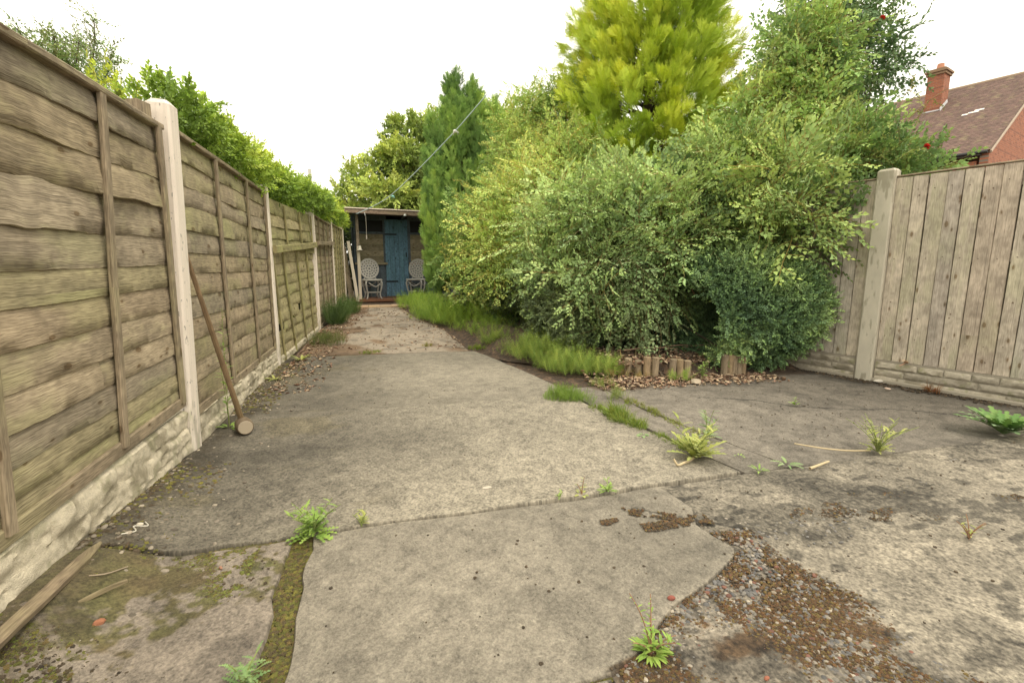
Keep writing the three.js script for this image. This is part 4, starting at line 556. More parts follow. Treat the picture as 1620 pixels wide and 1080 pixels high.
function limbs(parent, name, base, lobes, r0, m, seed, per = 2) {
  const r = rng(seed), gs = []; for (const L of lobes) for (let k = 0; k < per; k++) { const e = V(L[0] + L[3] * 0.9 * (r() - 0.5), L[1] + L[4] * 0.9 * (r() - 0.4), L[2] + L[5] * 0.9 * (r() - 0.5)), s = V(...base).add(V(0.25 * (r() - 0.5), 0, 0.2 * (r() - 0.5))), mid = s.clone().lerp(e, 0.5).add(jit(r, 0.14)); mid.y = lerp(s.y, e.y, 0.62); gs.push(tube([s, mid, e], r0 * (0.6 + 0.5 * r()), r0 * 0.2, 6)); } mesh(name, merge(gs), m, parent);
}
const S = (o) => [0, 1, 2].map((k) => sprig({ ...o, seed: (o.seed ?? 1) * 10 + k }));
const local = (lobes, b) => lobes.map((l) => [l[0] - b[0], l[1] - b[1], l[2] - b[2], ...l.slice(3)]);
function shrub(name, label, cat, base, lobes, parts, limb = 0.02, limbMat = bark) {
  const g = thing(name, label, cat, base), L = local(lobes, base); if (limb) limbs(g, 'stem', [0, -0.05, 0], L, limb, limbMat, lobes.length * 7 + 3);
  for (const p of parts) foliage(g, p.name ?? 'foliage', p.geos, p.mat ?? LEAF, p.lobes ? local(p.lobes, base) : L, p.n, { minY: -base[1] + 0.03, ...p }); return g;
}
// big arching shrub in the middle
const G_arch = S({ len: 0.22, n: 13, l: 0.031, w: 0.02, droop: 0.35, seed: 3, tip: [1.3, 1.25, 0.95] }), G_box = S({ len: 0.085, n: 12, l: 0.0165, w: 0.0105, droop: 0.1, seed: 5, tip: [1.3, 1.3, 0.9], twig: [0.6, 0.5, 0.4] });
const G_priv = S({ len: 0.15, n: 12, l: 0.038, w: 0.022, droop: 0.05, seed: 7, tip: [1.35, 1.3, 0.8], twig: [0.8, 0.75, 0.5] }), G_rose = S({ len: 0.22, n: 13, l: 0.034, w: 0.021, droop: 0.3, seed: 9, tip: [1.25, 1.15, 0.85], twig: [1.1, 0.6, 0.5] }), G_light = S({ len: 0.24, n: 16, l: 0.036, w: 0.022, droop: 0.45, seed: 11, tip: [1.35, 1.1, 0.85], twig: [1.2, 0.6, 0.5] });
const B = (o) => [0, 1, 2].map((k) => branchlet({ ...o, seed: o.seed * 10 + k }));
const B_arch = B({ seed: 2, l: 0.035, w: 0.023, droop: 0.45 }), B_rose = B({ seed: 4, len: 0.3, l: 0.038, w: 0.026, sl: 0.15, lv: 6, tip: [1.2, 1.1, 0.85], twig: [1.1, 0.6, 0.5] }), B_light = B({ seed: 6, len: 0.36, l: 0.04, w: 0.022, droop: 0.5, lv: 7, tip: [1.3, 1.1, 0.85], twig: [1.1, 0.6, 0.5] });
const archL = [[2.45, 1.05, -4.3, 0.74, 0.5, 0.55], [1.95, 0.92, -4.3, 0.4, 0.44, 0.42], [3.0, 1.12, -4.05, 0.55, 0.46, 0.48], [2.15, 0.88, -3.85, 0.42, 0.42, 0.36, 1.5], [2.5, 1.3, -4.55, 0.5, 0.28, 0.4], [2.75, 1.12, -3.75, 0.45, 0.36, 0.35, 1.3]];
const hollow = (x, y, z, a, b, c) => (q) => ((q.x - x) / a) ** 2 + ((q.y - y) / b) ** 2 + ((q.z - z) / c) ** 2 > 1;
const archPal = [[0.135, 0.21, 0.085], [0.22, 0.33, 0.13], [0.335, 0.47, 0.175], [0.49, 0.63, 0.225]], archTip = [[0.38, 0.55, 0.23], [0.54, 0.7, 0.27], [0.6, 0.72, 0.27]];
{
  const g = shrub('arching_shrub', 'large arching grey-green shrub with small leaves bulging over the clipped bushes', 'shrub', [2.45, 0.1, -4.35], archL, [
    { geos: B_arch, n: 1500, seed: 2, pal: archPal, keep: hollow(-0.05, 0.22, 0.98, 0.24, 0.34, 0.42), up: 0.2, out: 0.55, rand: 0.55, bump: 0.34, fine: 0.2, depth: 0.16, cull: 0.4, top: 0.4, cf: 1.6, faceUp: 0.6 },
    { geos: B_arch, n: 1000, seed: 4, pal: archPal, keep: hollow(-0.05, 0.22, 0.98, 0.24, 0.34, 0.42), up: 0.2, out: 0.5, rand: 0.8, bump: 0.28, depth: 0.6, cull: 0.2 },
    { geos: B_arch, n: 230, seed: 12, pal: archTip, up: 0.35, out: 0.9, rand: 0.5, bump: 0.5, fine: 0.3, depth: -0.06, pow: 2, cull: 0.8, top: 0.3, faceUp: 0.8 },
    { geos: B_arch, n: 46, seed: 14, pal: [[0.25, 0.34, 0.16], [0.36, 0.46, 0.22]], up: -0.7, out: 0.4, rand: 0.5, bump: 0.2, depth: 0.7, faceUp: 0.5, lobes: [[2.1, 0.68, -3.55, 0.22, 0.26, 0.1], [2.2, 0.46, -3.5, 0.12, 0.14, 0.08], [1.95, 0.82, -3.62, 0.3, 0.2, 0.15]] }], 0.02, mat([0.17, 0.1, 0.07]));
  const tw = mat([0.3, 0.17, 0.09]); for (const P of [[[2.18, 1.05, -3.6], [2.28, 0.94, -3.48], [2.27, 0.78, -3.4], [2.2, 0.66, -3.38]], [[2.28, 0.94, -3.48], [2.42, 0.93, -3.45], [2.52, 0.95, -3.45]], [[2.42, 0.72, -3.5], [2.5, 0.68, -3.4], [2.53, 0.6, -3.36]], [[2.25, 1.5, -3.95], [2.3, 1.42, -3.8], [2.36, 1.36, -3.74]], [[2.95, 1.55, -3.6], [3.05, 1.66, -3.5], [3.1, 1.78, -3.5]]]) mesh('bare_twig', tube(P.map((p) => V(p[0] - 2.45, p[1] - 0.1, p[2] + 4.35)), 0.005, 0.003, 5), tw, g);
}
shrub('clipped_bush', 'dark clipped round bush low on the left below the arching shrub', 'bush', [1.98, 0.05, -4.25], [[1.98, 0.42, -4.25, 0.55, 0.46, 0.5], [1.75, 0.4, -4.15, 0.38, 0.42, 0.42], [2.3, 0.36, -4.1, 0.4, 0.38, 0.36]], [{ geos: G_box, n: 8000, seed: 21, mat: GLOSS, pal: [[0.104, 0.15, 0.078], [0.169, 0.227, 0.111], [0.26, 0.319, 0.156]], up: 0.3, out: 0.5, bump: 0.08, fine: 0.06, depth: 0.22, cull: 0.55, square: 0.15, cf: 3 }], 0.012);
shrub('clipped_bush', 'dark boxy clipped bush with fresh green tips against the right fence', 'bush', [2.95, 0.02, -3.22], [[2.93, 0.45, -3.22, 0.5, 0.44, 0.4], [2.62, 0.42, -3.3, 0.36, 0.4, 0.36], [3.12, 0.5, -3.05, 0.3, 0.34, 0.3], [2.85, 0.72, -3.25, 0.4, 0.26, 0.34]], [{ geos: G_box, n: 11000, seed: 23, mat: GLOSS, keep: hollow(-0.58, 0.3, -0.02, 0.24, 0.36, 0.34), pal: [[0.08, 0.145, 0.075], [0.125, 0.215, 0.1], [0.21, 0.33, 0.14], [0.4, 0.55, 0.23]], up: 0.35, out: 0.5, bump: 0.1, fine: 0.12, depth: 0.22, cull: 0.5, square: 0.2, cf: 3.2 }], 0.012);
const lightPal = [[0.19, 0.31, 0.085], [0.34, 0.5, 0.13], [0.5, 0.67, 0.18], [0.62, 0.7, 0.21]];
shrub('leafy_bush', 'loose yellow-green bush with reddish tips between the cypress and the arching shrub', 'bush', [1.9, 0.1, -6.6], [[2.05, 1.3, -7.0, 0.65, 0.65, 0.55], [1.55, 0.95, -6.5, 0.46, 0.55, 0.45], [2.5, 2.25, -7.2, 0.6, 0.95, 0.6], [1.75, 0.75, -6.0, 0.55, 0.6, 0.5], [2.1, 1.3, -5.8, 0.6, 0.65, 0.5], [2.65, 1.9, -6.2, 0.6, 0.6, 0.5], [2.9, 2.7, -7.0, 0.4, 0.75, 0.4]], [
  { geos: B_light, n: 1700, seed: 31, pal: lightPal, up: 0.2, out: 0.6, rand: 0.6, bump: 0.36, fine: 0.25, depth: 0.2, top: 0.35, cull: 0.35, cf: 1.4 },
  { geos: B_light, n: 700, seed: 32, pal: lightPal, up: 0.2, out: 0.5, rand: 0.8, bump: 0.3, depth: 0.65, cull: 0.2 },
  { geos: G_light, n: 900, seed: 33, pal: [[0.42, 0.54, 0.16], [0.56, 0.64, 0.22]], up: 0.6, out: 0.8, rand: 0.5, bump: 0.5, fine: 0.35, depth: -0.12, pow: 2, cull: 0.8, size: 1.2 },
  { geos: G_priv, n: 1200, seed: 35, pal: [[0.09, 0.13, 0.055], [0.14, 0.19, 0.075]], lobes: [[1.6, 0.4, -6.2, 0.45, 0.4, 0.45], [1.85, 0.35, -5.5, 0.45, 0.36, 0.45], [2.1, 0.35, -5.0, 0.45, 0.36, 0.4]], depth: 0.3 }], 0.02);
const roseLow = [[0.13, 0.21, 0.078], [0.205, 0.315, 0.105], [0.315, 0.445, 0.145], [0.47, 0.59, 0.175]];
const rosePal = [[0.17, 0.28, 0.1], [0.28, 0.43, 0.14], [0.43, 0.6, 0.19], [0.58, 0.7, 0.23]];
// climbing rose spilling over the right fence
const roseL = [[3.6, 1.5, -3.9, 0.58, 0.45, 0.42], [3.86, 2.05, -3.9, 0.42, 0.55, 0.36], [4.05, 1.7, -3.5, 0.42, 0.26, 0.3], [4.02, 2.65, -3.9, 0.22, 0.42, 0.24], [3.35, 1.55, -4.1, 0.42, 0.4, 0.36], [4.2, 1.55, -3.2, 0.32, 0.1, 0.2], [4.0, 1.45, -3.5, 0.4, 0.2, 0.3]]; const roseLowL = [[3.3, 1.3, -3.55, 0.42, 0.48, 0.34], [3.1, 1.05, -3.5, 0.4, 0.3, 0.26], [3.0, 1.5, -3.8, 0.35, 0.4, 0.3], [3.18, 1.15, -3.04, 0.18, 0.3, 0.16], [3.1, 1.42, -3.12, 0.24, 0.2, 0.2], [3.3, 1.55, -3.9, 0.4, 0.35, 0.3]];
{
  const b = [3.5, 0.05, -4.0], g = shrub('rose_bush', 'tall climbing rose with sparse red blooms spilling over the right fence', 'rose', b, roseL, [
    { geos: B_rose, n: 900, seed: 40, pal: roseLow, lobes: roseLowL, up: 0.2, out: 0.6, rand: 0.6, bump: 0.36, fine: 0.25, depth: 0.35, cull: 0.3, top: 0.25, cf: 1.6 },
    { geos: B_rose, n: 1350, seed: 41, pal: rosePal, up: 0.3, out: 0.6, rand: 0.6, bump: 0.4, fine: 0.3, depth: 0.3, cull: 0.3, top: 0.3, cf: 1.6 },
    { geos: B_rose, n: 700, seed: 42, pal: rosePal, up: 0.2, out: 0.5, rand: 0.8, bump: 0.3, depth: 0.7, cull: 0.2 },
    { geos: G_rose, n: 800, seed: 43, pal: [[0.24, 0.33, 0.1], [0.4, 0.46, 0.15]], up: 0.5, out: 0.9, rand: 0.6, bump: 0.5, fine: 0.45, depth: -0.2, pow: 2.2, cull: 0.9 }], 0.014, mat([0.2, 0.12, 0.07]));
  const red = leafMat(0.25, 0.7), rf = new LG(), q = rng(5); for (let k = 0; k < 26; k++) { const a = k * 2.4, e = 1.25 - k * 0.04, d = V(Math.cos(a) * Math.cos(e), Math.sin(e), Math.sin(a) * Math.cos(e)), n = V(-Math.cos(a) * Math.sin(e), Math.cos(e), -Math.sin(a) * Math.sin(e)); rf.leaf(V(0, 0, 0), d, n, 0.026 + 0.008 * q(), 0.026, [0.6 + 0.05 * q(), 0.03, 0.02], 0.3, 0.3); }
  const extra = [], q2 = rng(19), rg = rf.geo(), spots = [[3.95, 1.64, -3.13], [4.2, 1.75, -2.86], [4.22, 2.9, -3.35], [4.05, 1.72, -3.25]]; spots.forEach((s, i) => { const o = mesh('bloom', rg, red, g); o.position.set(s[0] - b[0], s[1] - b[1], s[2] - b[2]); o.rotation.set(0.5, i * 1.7, 0.3); o.scale.setScalar([1.1, 0.95, 0.8, 0.45][i]); const e = V(s[0] - b[0], s[1] - b[1], s[2] - b[2]), c = [e, e.clone().add(V(-0.15, -0.02, -0.2)), e.clone().add(V(-0.4, -0.25, -0.5))]; mesh('stalk', tube(c, 0.003, 0.005, 5), mat([0.2, 0.14, 0.06]), g); for (let k = 1; k < 9; k++) { const t = k / 8, q0 = t < 0.5 ? c[0].clone().lerp(c[1], t * 2) : c[1].clone().lerp(c[2], t * 2 - 1); extra.push({ p: q0, q: quatOf(jit(q2, 1).add(V(0.5, 0.3, 0)), V(0, 1, 0.3)), s: 0.5 + 0.3 * q2(), c: rgb(0.22, 0.29, 0.09) }); } }); inst('foliage', G_rose[1], LEAF, extra, g);
  // long arching shoots that wave above the crown
  const sh = new LG(), r = rng(88), leaves = []; for (let k = 0; k < 26; k++) { const L = roseL[[1, 4, 1, 4, 5, 2, 6][k % 7]], p0 = V(L[0] + L[3] * (r() - 0.4), L[1] + L[4] * 0.6, L[2] + L[5] * (r() - 0.5)), d = V(0.55 * (r() - 0.25), 0.55 + 0.5 * r(), 0.5 * (r() - 0.5)), pts = steps(0, 1, 6).map((t) => p0.clone().addScaledVector(d, t * 0.95).add(V(0.25 * t * t, -0.25 * t * t, 0)).sub(V(...b))); sh.twig(pts, 0.0025, [0.25, 0.16, 0.08]); for (let t = 1; t < 6; t++) leaves.push({ p: pts[t], q: quatOf(jit(r, 1).add(V(0.4, 0.3, 0)), V(0, 1, 0.3)), s: 0.55 + 0.4 * r(), c: rgb(0.27 + 0.1 * r(), 0.32 + 0.08 * r(), 0.1) }); }
  tag(mesh('shoots', sh.geo(), leafMat(0, 0.9), g), null, null, null, 'stuff'); inst('foliage', G_rose[0], LEAF, leaves, g);
}
// dark tree growing behind the rose
shrub('dark_tree', 'darker green small tree behind the climbing rose, top cut by the sky', 'tree', [5.0, 0.05, -4.5], [[5.05, 3.1, -4.45, 0.46, 0.5, 0.42], [4.95, 3.7, -4.5, 0.5, 0.5, 0.42], [5.35, 2.95, -4.3, 0.25, 0.3, 0.3]], [{ geos: G_rose, n: 850, seed: 47, pal: [[0.13, 0.22, 0.1], [0.2, 0.32, 0.13], [0.3, 0.43, 0.17]], up: 0.1, out: 0.5, rand: 0.7, bump: 0.4, fine: 0.3, depth: 0.5, size: 1.35 }], 0.03);
// hedge along the left fence
{
  const b = [-1.15, 0, -3], L = [], r = rng(61); for (let z = -2.62; z > -13; z -= 0.34) { const sh = 0.012 * (-z - 2) , top = z > -6 ? lerp(1.38, 1.5, (-z - 2.6) / 3.4) + 0.02 * r() : lerp(1.52, 1.84, (-z - 6) / 7); const xo = -1.14 + 0.12 * clamp((-z - 4.4) / 2, 0, 1); for (const y of [0.45, 0.95, top - 0.28]) L.push([xo - 0.08 * r() - 0.06, y, z + 0.1 * r(), 0.26, 0.34, 0.3]); }
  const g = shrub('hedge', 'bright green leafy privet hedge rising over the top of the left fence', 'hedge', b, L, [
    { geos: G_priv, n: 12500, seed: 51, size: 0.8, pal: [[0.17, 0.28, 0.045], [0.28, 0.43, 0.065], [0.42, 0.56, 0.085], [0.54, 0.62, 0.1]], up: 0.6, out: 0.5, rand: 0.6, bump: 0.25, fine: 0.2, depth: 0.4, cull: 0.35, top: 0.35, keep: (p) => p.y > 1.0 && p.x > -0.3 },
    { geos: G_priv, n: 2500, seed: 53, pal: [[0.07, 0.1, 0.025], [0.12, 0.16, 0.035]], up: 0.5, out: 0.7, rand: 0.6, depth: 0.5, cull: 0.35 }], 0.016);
  // hedge leaning over the top of the fence, and upright young shoots
  const over = []; for (let z = -2.75; z > -11; z -= 0.24) over.push([lerp(-0.93, -0.7, smoothstep(-z, 4.4, 6.5)) + 0.05 * r(), lerp(1.53, 1.72, smoothstep(-z, 3.4, 10)) + 0.03 * r(), z, 0.13, 0.1, 0.16]);
  foliage(g, 'foliage', G_priv, LEAF, local(over, b), 4800, { seed: 55, size: 0.72, minY: 1.4, pal: [[0.18, 0.29, 0.045], [0.33, 0.47, 0.07], [0.5, 0.6, 0.1]], up: 0.4, out: 0.5, rand: 0.6, bump: 0.5, fine: 0.3, depth: 0.4, cull: 0.3, top: 0.4 });
  const tips = []; for (let k = 0; k < 420; k++) { const z = k < 34 ? -2.5 - 0.42 * r() : -2.75 - 7 * Math.pow(r(), 1.3), top = z > -6 ? lerp(1.43, 1.54, (-z - 2.6) / 3.4) : lerp(1.55, 1.83, (-z - 6) / 7), first = k < 34, n = first ? 5 : 2; let p = V(-1.0 - 0.25 * r() - b[0], top - 0.12 + 0.16 * r() * (first ? 1.1 : 0.6), z - b[2]); const lean = jit(r, 0.25); for (let j = 0; j < n; j++) { tips.push({ p: p.clone(), q: quatOf(V(lean.x, 1, lean.z), V(r() - 0.3, 0.2, r() - 0.5)), s: 0.62, c: rgb(0.46 + 0.1 * r(), 0.54 + 0.08 * r(), 0.08) }); p.add(V(lean.x * 0.06, 0.055, lean.z * 0.06)); if (r() < 0.35) break; } }
  inst('young_shoots', G_priv[1], LEAF, tips, g);
}
{ // arching cotoneaster-like shoots behind the near fence panel
  const b = [-1.75, 0, -3.6], g = thing('overhanging_shrub', 'blurry dark green shoots of a shrub behind the nearest fence panel, top left', 'shrub', b), r = rng(71), st = [], lv = [];
  const P = [[[-1.75, 1.5, -3.6], [-1.72, 1.85, -3.5], [-1.7, 1.94, -3.37], [-1.7, 2.02, -3.22]], [[-1.75, 1.5, -3.6], [-1.72, 1.9, -3.56], [-1.7, 2.12, -3.54]], [[-1.75, 1.5, -3.7], [-1.7, 2.0, -3.72], [-1.7, 2.2, -3.8]], [[-1.78, 1.5, -3.9], [-1.72, 2.02, -3.93], [-1.7, 2.3, -4.0], [-1.7, 2.42, -4.02]], [[-1.78, 1.5, -3.95], [-1.74, 1.9, -3.98], [-1.7, 2.12, -4.1], [-1.7, 2.28, -4.2]], [[-1.75, 1.5, -3.8], [-1.7, 1.9, -3.8], [-1.7, 2.02, -3.6]], [[-1.78, 1.5, -4.1], [-1.72, 1.9, -4.2], [-1.7, 2.08, -4.3]]];
  for (const p of P) { const c = new THREE.CatmullRomCurve3(p.map((q) => V(q[0] - b[0], q[1] - b[1], q[2] - b[2]))); st.push(tube(c.getPoints(6), 0.009, 0.003, 5)); for (let k = 0; k < 105; k++) { const t = 0.35 + 0.65 * r(), q = c.getPointAt(t), d = c.getTangentAt(t); lv.push({ p: q.add(jit(r, 0.028 * (1.3 - t))), q: quatOf(d.multiplyScalar(0.7).add(jit(r, 0.9)), V(1, 0.4, 0).add(jit(r, 0.6))), s: 0.42 + 0.3 * r(), c: rgb(0.2 + 0.08 * r(), 0.28 + 0.08 * r(), 0.12) }); } }
  st.push(tube([V(0, 0, -0.1), V(0, 0.8, -0.2), V(0, 1.55, -0.15)], 0.03, 0.015, 6)); mesh('stem', merge(st), bark, g); inst('foliage', G_arch[1], LEAF, lv, g);
}
// conifers: plumes of sprays
function spray(len, seed, fing, wid, c1 = [1.15, 1.12, 1]) { // flat fan of scaly fingers along +y, facing +z
  const g = new LG(), r = rng(seed), W = [1, 1, 1], at = (t) => V(0.05 * len * Math.sin(t * 4 + seed), t * len, -0.12 * len * t * t); g.strip(steps(0, 1, 4).map(at), wid * 1.6, V(0, 0, 1), W);
  for (let k = 0; k < fing; k++) { const t = 0.08 + (0.88 * k) / fing, s = k % 2 ? 1 : -1, a = at(t), l = len * (0.5 - 0.32 * t) * (0.7 + 0.6 * r()), d = V(s * 0.75, 0.75 + 0.3 * r(), 0.5 * (r() - 0.5)).normalize(), b = a.clone().addScaledVector(d, l), m = a.clone().addScaledVector(d, l * 0.5).add(V(0, 0, 0.02 * l)), n = V(0.4 * (r() - 0.5), 0.2, 1); g.strip([a, m, b], wid * 1.3, n, W); for (let j = 0; j < 4; j++) { const p = a.clone().lerp(b, 0.2 + 0.22 * j), e = p.clone().add(V(s * (j % 2 ? 0.1 : 0.75), 0.8, 0.4 * (r() - 0.5)).normalize().multiplyScalar(l * 0.42)); g.blade(p, e, wid * 1.5, n, c1); } } return g.geo();
}
const G_gold = [1, 2, 3].map((k) => spray(0.17, k, 16, 0.0046)), G_cyp = [4, 5].map((k) => spray(0.15, k, 13, 0.0058, [1.1, 1.2, 1]));
function conifer(name, label, base, plumes, geos, pal, o) { // plumes: {p, d, l, r}: a flame-shaped tuft
  const g = thing(name, label, 'tree', base), r = rng(o.seed), lists = geos.map(() => []);
  mesh('trunk', tube([V(0, -0.1, 0), V(0.02, o.h * 0.5, 0), V(0, o.h * 0.97, 0)], o.tr, 0.015, 9), bark, g);
  const br = []; for (const pl of plumes) {
    const tone = clamp(0.5 + 0.9 * (fbm(pl.p.x * 1.5 + 9, pl.p.y * 1.5 + pl.p.z, 2) - 0.5) + 0.35 * (r() - 0.5), 0, 0.999);
    if (o.branches) br.push(tube([V(0, Math.max(0.1, pl.p.y - 0.35), 0), pl.p.clone().multiplyScalar(0.6).setY(pl.p.y - 0.12), pl.p], 0.014, 0.004, 4, 3));
    for (let k = 0; k < pl.n; k++) { const t = Math.pow(r(), 0.8), rad = pl.r * Math.pow(Math.sin(Math.PI * Math.min(1, 0.12 + 0.82 * t)), 0.8), a = r() * 6.283, side = V(Math.cos(a), 0, Math.sin(a)), e = pl.d.clone().cross(side).normalize(), f = e.clone().cross(pl.d), off = e.multiplyScalar(Math.cos(a)).addScaledVector(f, Math.sin(a)), q = Math.sqrt(r());
      const p = pl.p.clone().addScaledVector(pl.d, pl.l * t).addScaledVector(off, rad * q), ax = pl.d.clone().multiplyScalar(1).addScaledVector(off, 0.55 * q).add(jit(r, 0.22)), u = clamp(tone + 0.3 * (t - 0.5) + 0.25 * (r() - 0.5), 0, 0.999) * (pal.length - 1), c0 = pal[Math.floor(u)], c1 = pal[Math.min(Math.floor(u) + 1, pal.length - 1)], w = u % 1; lists[Math.floor(r() * geos.length)].push({ p, q: quatOf(ax, off.clone().add(V(0, 0.4, 0)).add(jit(r, 0.7))), s: (o.size ?? 1) * (0.7 + 0.5 * r()) * (1 - 0.25 * t), c: rgb(lerp(c0[0], c1[0], w), lerp(c0[1], c1[1], w), lerp(c0[2], c1[2], w)) }); } }
  if (br.length) mesh('branches', merge(br), bark, g); geos.forEach((q, i) => inst('foliage', q, NEEDLE, lists[i], g)); return g;
}
{
  const r = rng(81), pl = [], H = 6.3; for (let k = 0; k < 760; k++) { const y = 0.8 + (H - 0.9) * Math.pow(r(), 1.5), R = 1.48 * Math.pow(Math.max(0, 1 - (y - 0.3) / (H + 0.1)), 0.9) * (0.92 + 0.16 * vn(k, 3)), a = r() * 6.283, t = 0.62 + 0.3 * r(); pl.push({ p: V(Math.cos(a) * R * t, y, Math.sin(a) * R * t), d: V(Math.cos(a) * 0.95, 0.5 + 0.6 * r(), Math.sin(a) * 0.95).add(jit(r, 0.35)).normalize(), l: 0.4 + 0.26 * r(), r: 0.095 + 0.05 * r(), n: 46 }); }
  for (const [x, y, z, dx, dy] of [[0.85, 3.6, 0.25, 0.5, 1], [-0.85, 3.4, 0.3, -0.7, 0.8], [-0.8, 4.0, 0.3, -0.8, 0.7], [0.72, 4.2, 0.2, 0.45, 1]]) pl.push({ p: V(x, y, z), d: V(dx, dy, 0.1).normalize(), l: 0.75, r: 0.1, n: 30 });
  conifer('golden_conifer', 'tall golden-green conifer with feathery upswept sprays, cut by the top of the picture', [3.9, 0, -6.5], pl, G_gold, [[0.22, 0.32, 0.05], [0.42, 0.56, 0.08], [0.6, 0.7, 0.1], [0.72, 0.75, 0.12]], { h: H, tr: 0.11, seed: 83, branches: true, size: 1.05 });
  const pc = []; const cone = (x0, z0, h, R, n) => { for (let k = 0; k < n; k++) { const y = 0.25 + (h - 0.45) * r(), q = y / h, rr = R * Math.pow(Math.sin(Math.PI * clamp(0.16 + 0.84 * q, 0, 1)), 0.55) * (q > 0.6 ? 1 - 0.3 * (q - 0.6) : 1), a = r() * 6.283; pc.push({ p: V(x0 + Math.cos(a) * rr * 0.86, y - 0.15, z0 + Math.sin(a) * rr * 0.86), d: V(Math.cos(a) * 0.22, 1, Math.sin(a) * 0.22).normalize(), l: 0.42 + 0.18 * r(), r: 0.085 + 0.03 * r(), n: 38 }); } };
  cone(0.03, 0, 4.12, 0.62, 260); cone(-0.4, 0.15, 3.35, 0.3, 110); cone(0.46, 0.2, 3.7, 0.36, 100);
  conifer('cypress', 'upright dark green cypress with several spires in front of the shed', [1.74, 0.1, -9.6], pc, G_cyp, [[0.104, 0.182, 0.0715], [0.182, 0.293, 0.091], [0.286, 0.416, 0.111], [0.442, 0.559, 0.13]], { h: 3.9, tr: 0.09, seed: 85, size: 1.1 });
}
shrub('dark_shrub', 'dark shrub filling the gap behind the shed and the last fence post', 'shrub', [-0.75, 0.1, -12.6], [[-0.75, 0.9, -12.6, 0.5, 0.9, 0.4], [-0.5, 1.2, -12.8, 0.4, 0.8, 0.4]], [{ geos: G_priv, n: 1500, seed: 63, pal: [[0.06, 0.09, 0.03], [0.12, 0.16, 0.045]], depth: 0.5, up: 0.5, out: 0.4 }], 0.02);
// broad tree beyond the shed
{
  const G_tree = S({ len: 0.5, n: 15, l: 0.13, w: 0.085, droop: 0.25, seed: 13, tip: [1.25, 1.2, 0.9], r: 0.004 }), r = rng(91), b = [1.8, 0, -19.5], L = [], C = [[0.2, 4.9, 0.5, 1.5, 1.2, 1.3], [-1.4, 4.1, 0.8, 1.0, 0.9, 1.0], [1.6, 5.3, 0.2, 1.5, 1.4, 1.3], [3.2, 4.9, 0.2, 1.5, 1.5, 1.3], [-0.4, 3.1, 1.2, 1.5, 1.0, 1.0], [1.8, 3.3, 1.2, 1.7, 1.3, 1.0], [-2.1, 2.9, 0.6, 0.9, 0.8, 0.9], [4.8, 4.4, 0, 1.3, 1.5, 1.2]]; for (const c of C) for (let k = 0; k < 5; k++) { const d = jit(r, 0.8); L.push([b[0] + c[0] + d.x * c[3], b[1] + c[1] + d.y * c[4], b[2] + c[2] + d.z * c[5], c[3] * 0.48, c[4] * 0.42, c[5] * 0.48]); }
  shrub('broad_tree', 'broad yellow-green leafy tree beyond the shed roof', 'tree', b, L, [{ name: 'crown', geos: G_tree, n: 5600, seed: 93, pal: [[0.17, 0.24, 0.06], [0.28, 0.38, 0.085], [0.41, 0.52, 0.12], [0.52, 0.6, 0.15]], up: 0.3, out: 0.8, rand: 0.7, bump: 0.3, fine: 0.25, depth: 0.6, cull: 0.25, top: 0.35, cf: 0.9 }], 0.09);
}

// ---------------------------------------------------------------- horsetail, weeds and grass
function horsetailGeo(h, seed) {
  const g = new LG(), r = rng(seed), lean = V(0.25 * (r() - 0.5), 0, 0.25 * (r() - 0.5)), at = (t) => V(lean.x * h * t * t, h * t, lean.z * h * t * t); g.twig(steps(0, 1, 3).map(at), 0.0011, [0.9, 1, 0.7]);
  for (let k = 0; k < 9; k++) { const t = 0.12 + 0.86 * (k / 9), p = at(t), l = h * (0.34 - 0.2 * Math.abs(t - 0.35)) * (0.7 + 0.5 * r()), a0 = r() * 6; for (let j = 0; j < 7; j++) { const a = a0 + j * 0.9, d = V(Math.cos(a), 0.55 + 0.5 * r(), Math.sin(a)).normalize(), e = p.clone().addScaledVector(d, l); e.y -= l * 0.12; g.blade(p, e, 0.0026, V(-Math.sin(a), 0.3, Math.cos(a)).cross(d), [0.9 + 0.3 * r(), 0.95 + 0.2 * r(), 0.8]); } } return g.geo();
}
const G_ht = [1, 2, 3].map((k) => horsetailGeo(0.3, k));
function grassGeo(n, h, seed) { const g = new LG(), r = rng(seed); for (let k = 0; k < n; k++) { const a = r() * 6.28, b = V(0.03 * (r() - 0.5), 0, 0.03 * (r() - 0.5)), l = h * (0.5 + 0.6 * r()), o = 0.25 + 0.5 * r(), d = V(Math.cos(a), 0, Math.sin(a)); g.strip(steps(0, 1, 3).map((t) => b.clone().addScaledVector(d, o * l * t * t).add(V(0, l * (t - 0.25 * o * t * t), 0))), 0.0035, V(-d.z, 0, d.x).cross(V(0, 1, 0)), [0.8 + 0.4 * r(), 0.9 + 0.2 * r(), 0.7]); } return g.geo(); }
const G_gr = [1, 2].map((k) => grassGeo(12, 0.1, k + 20));
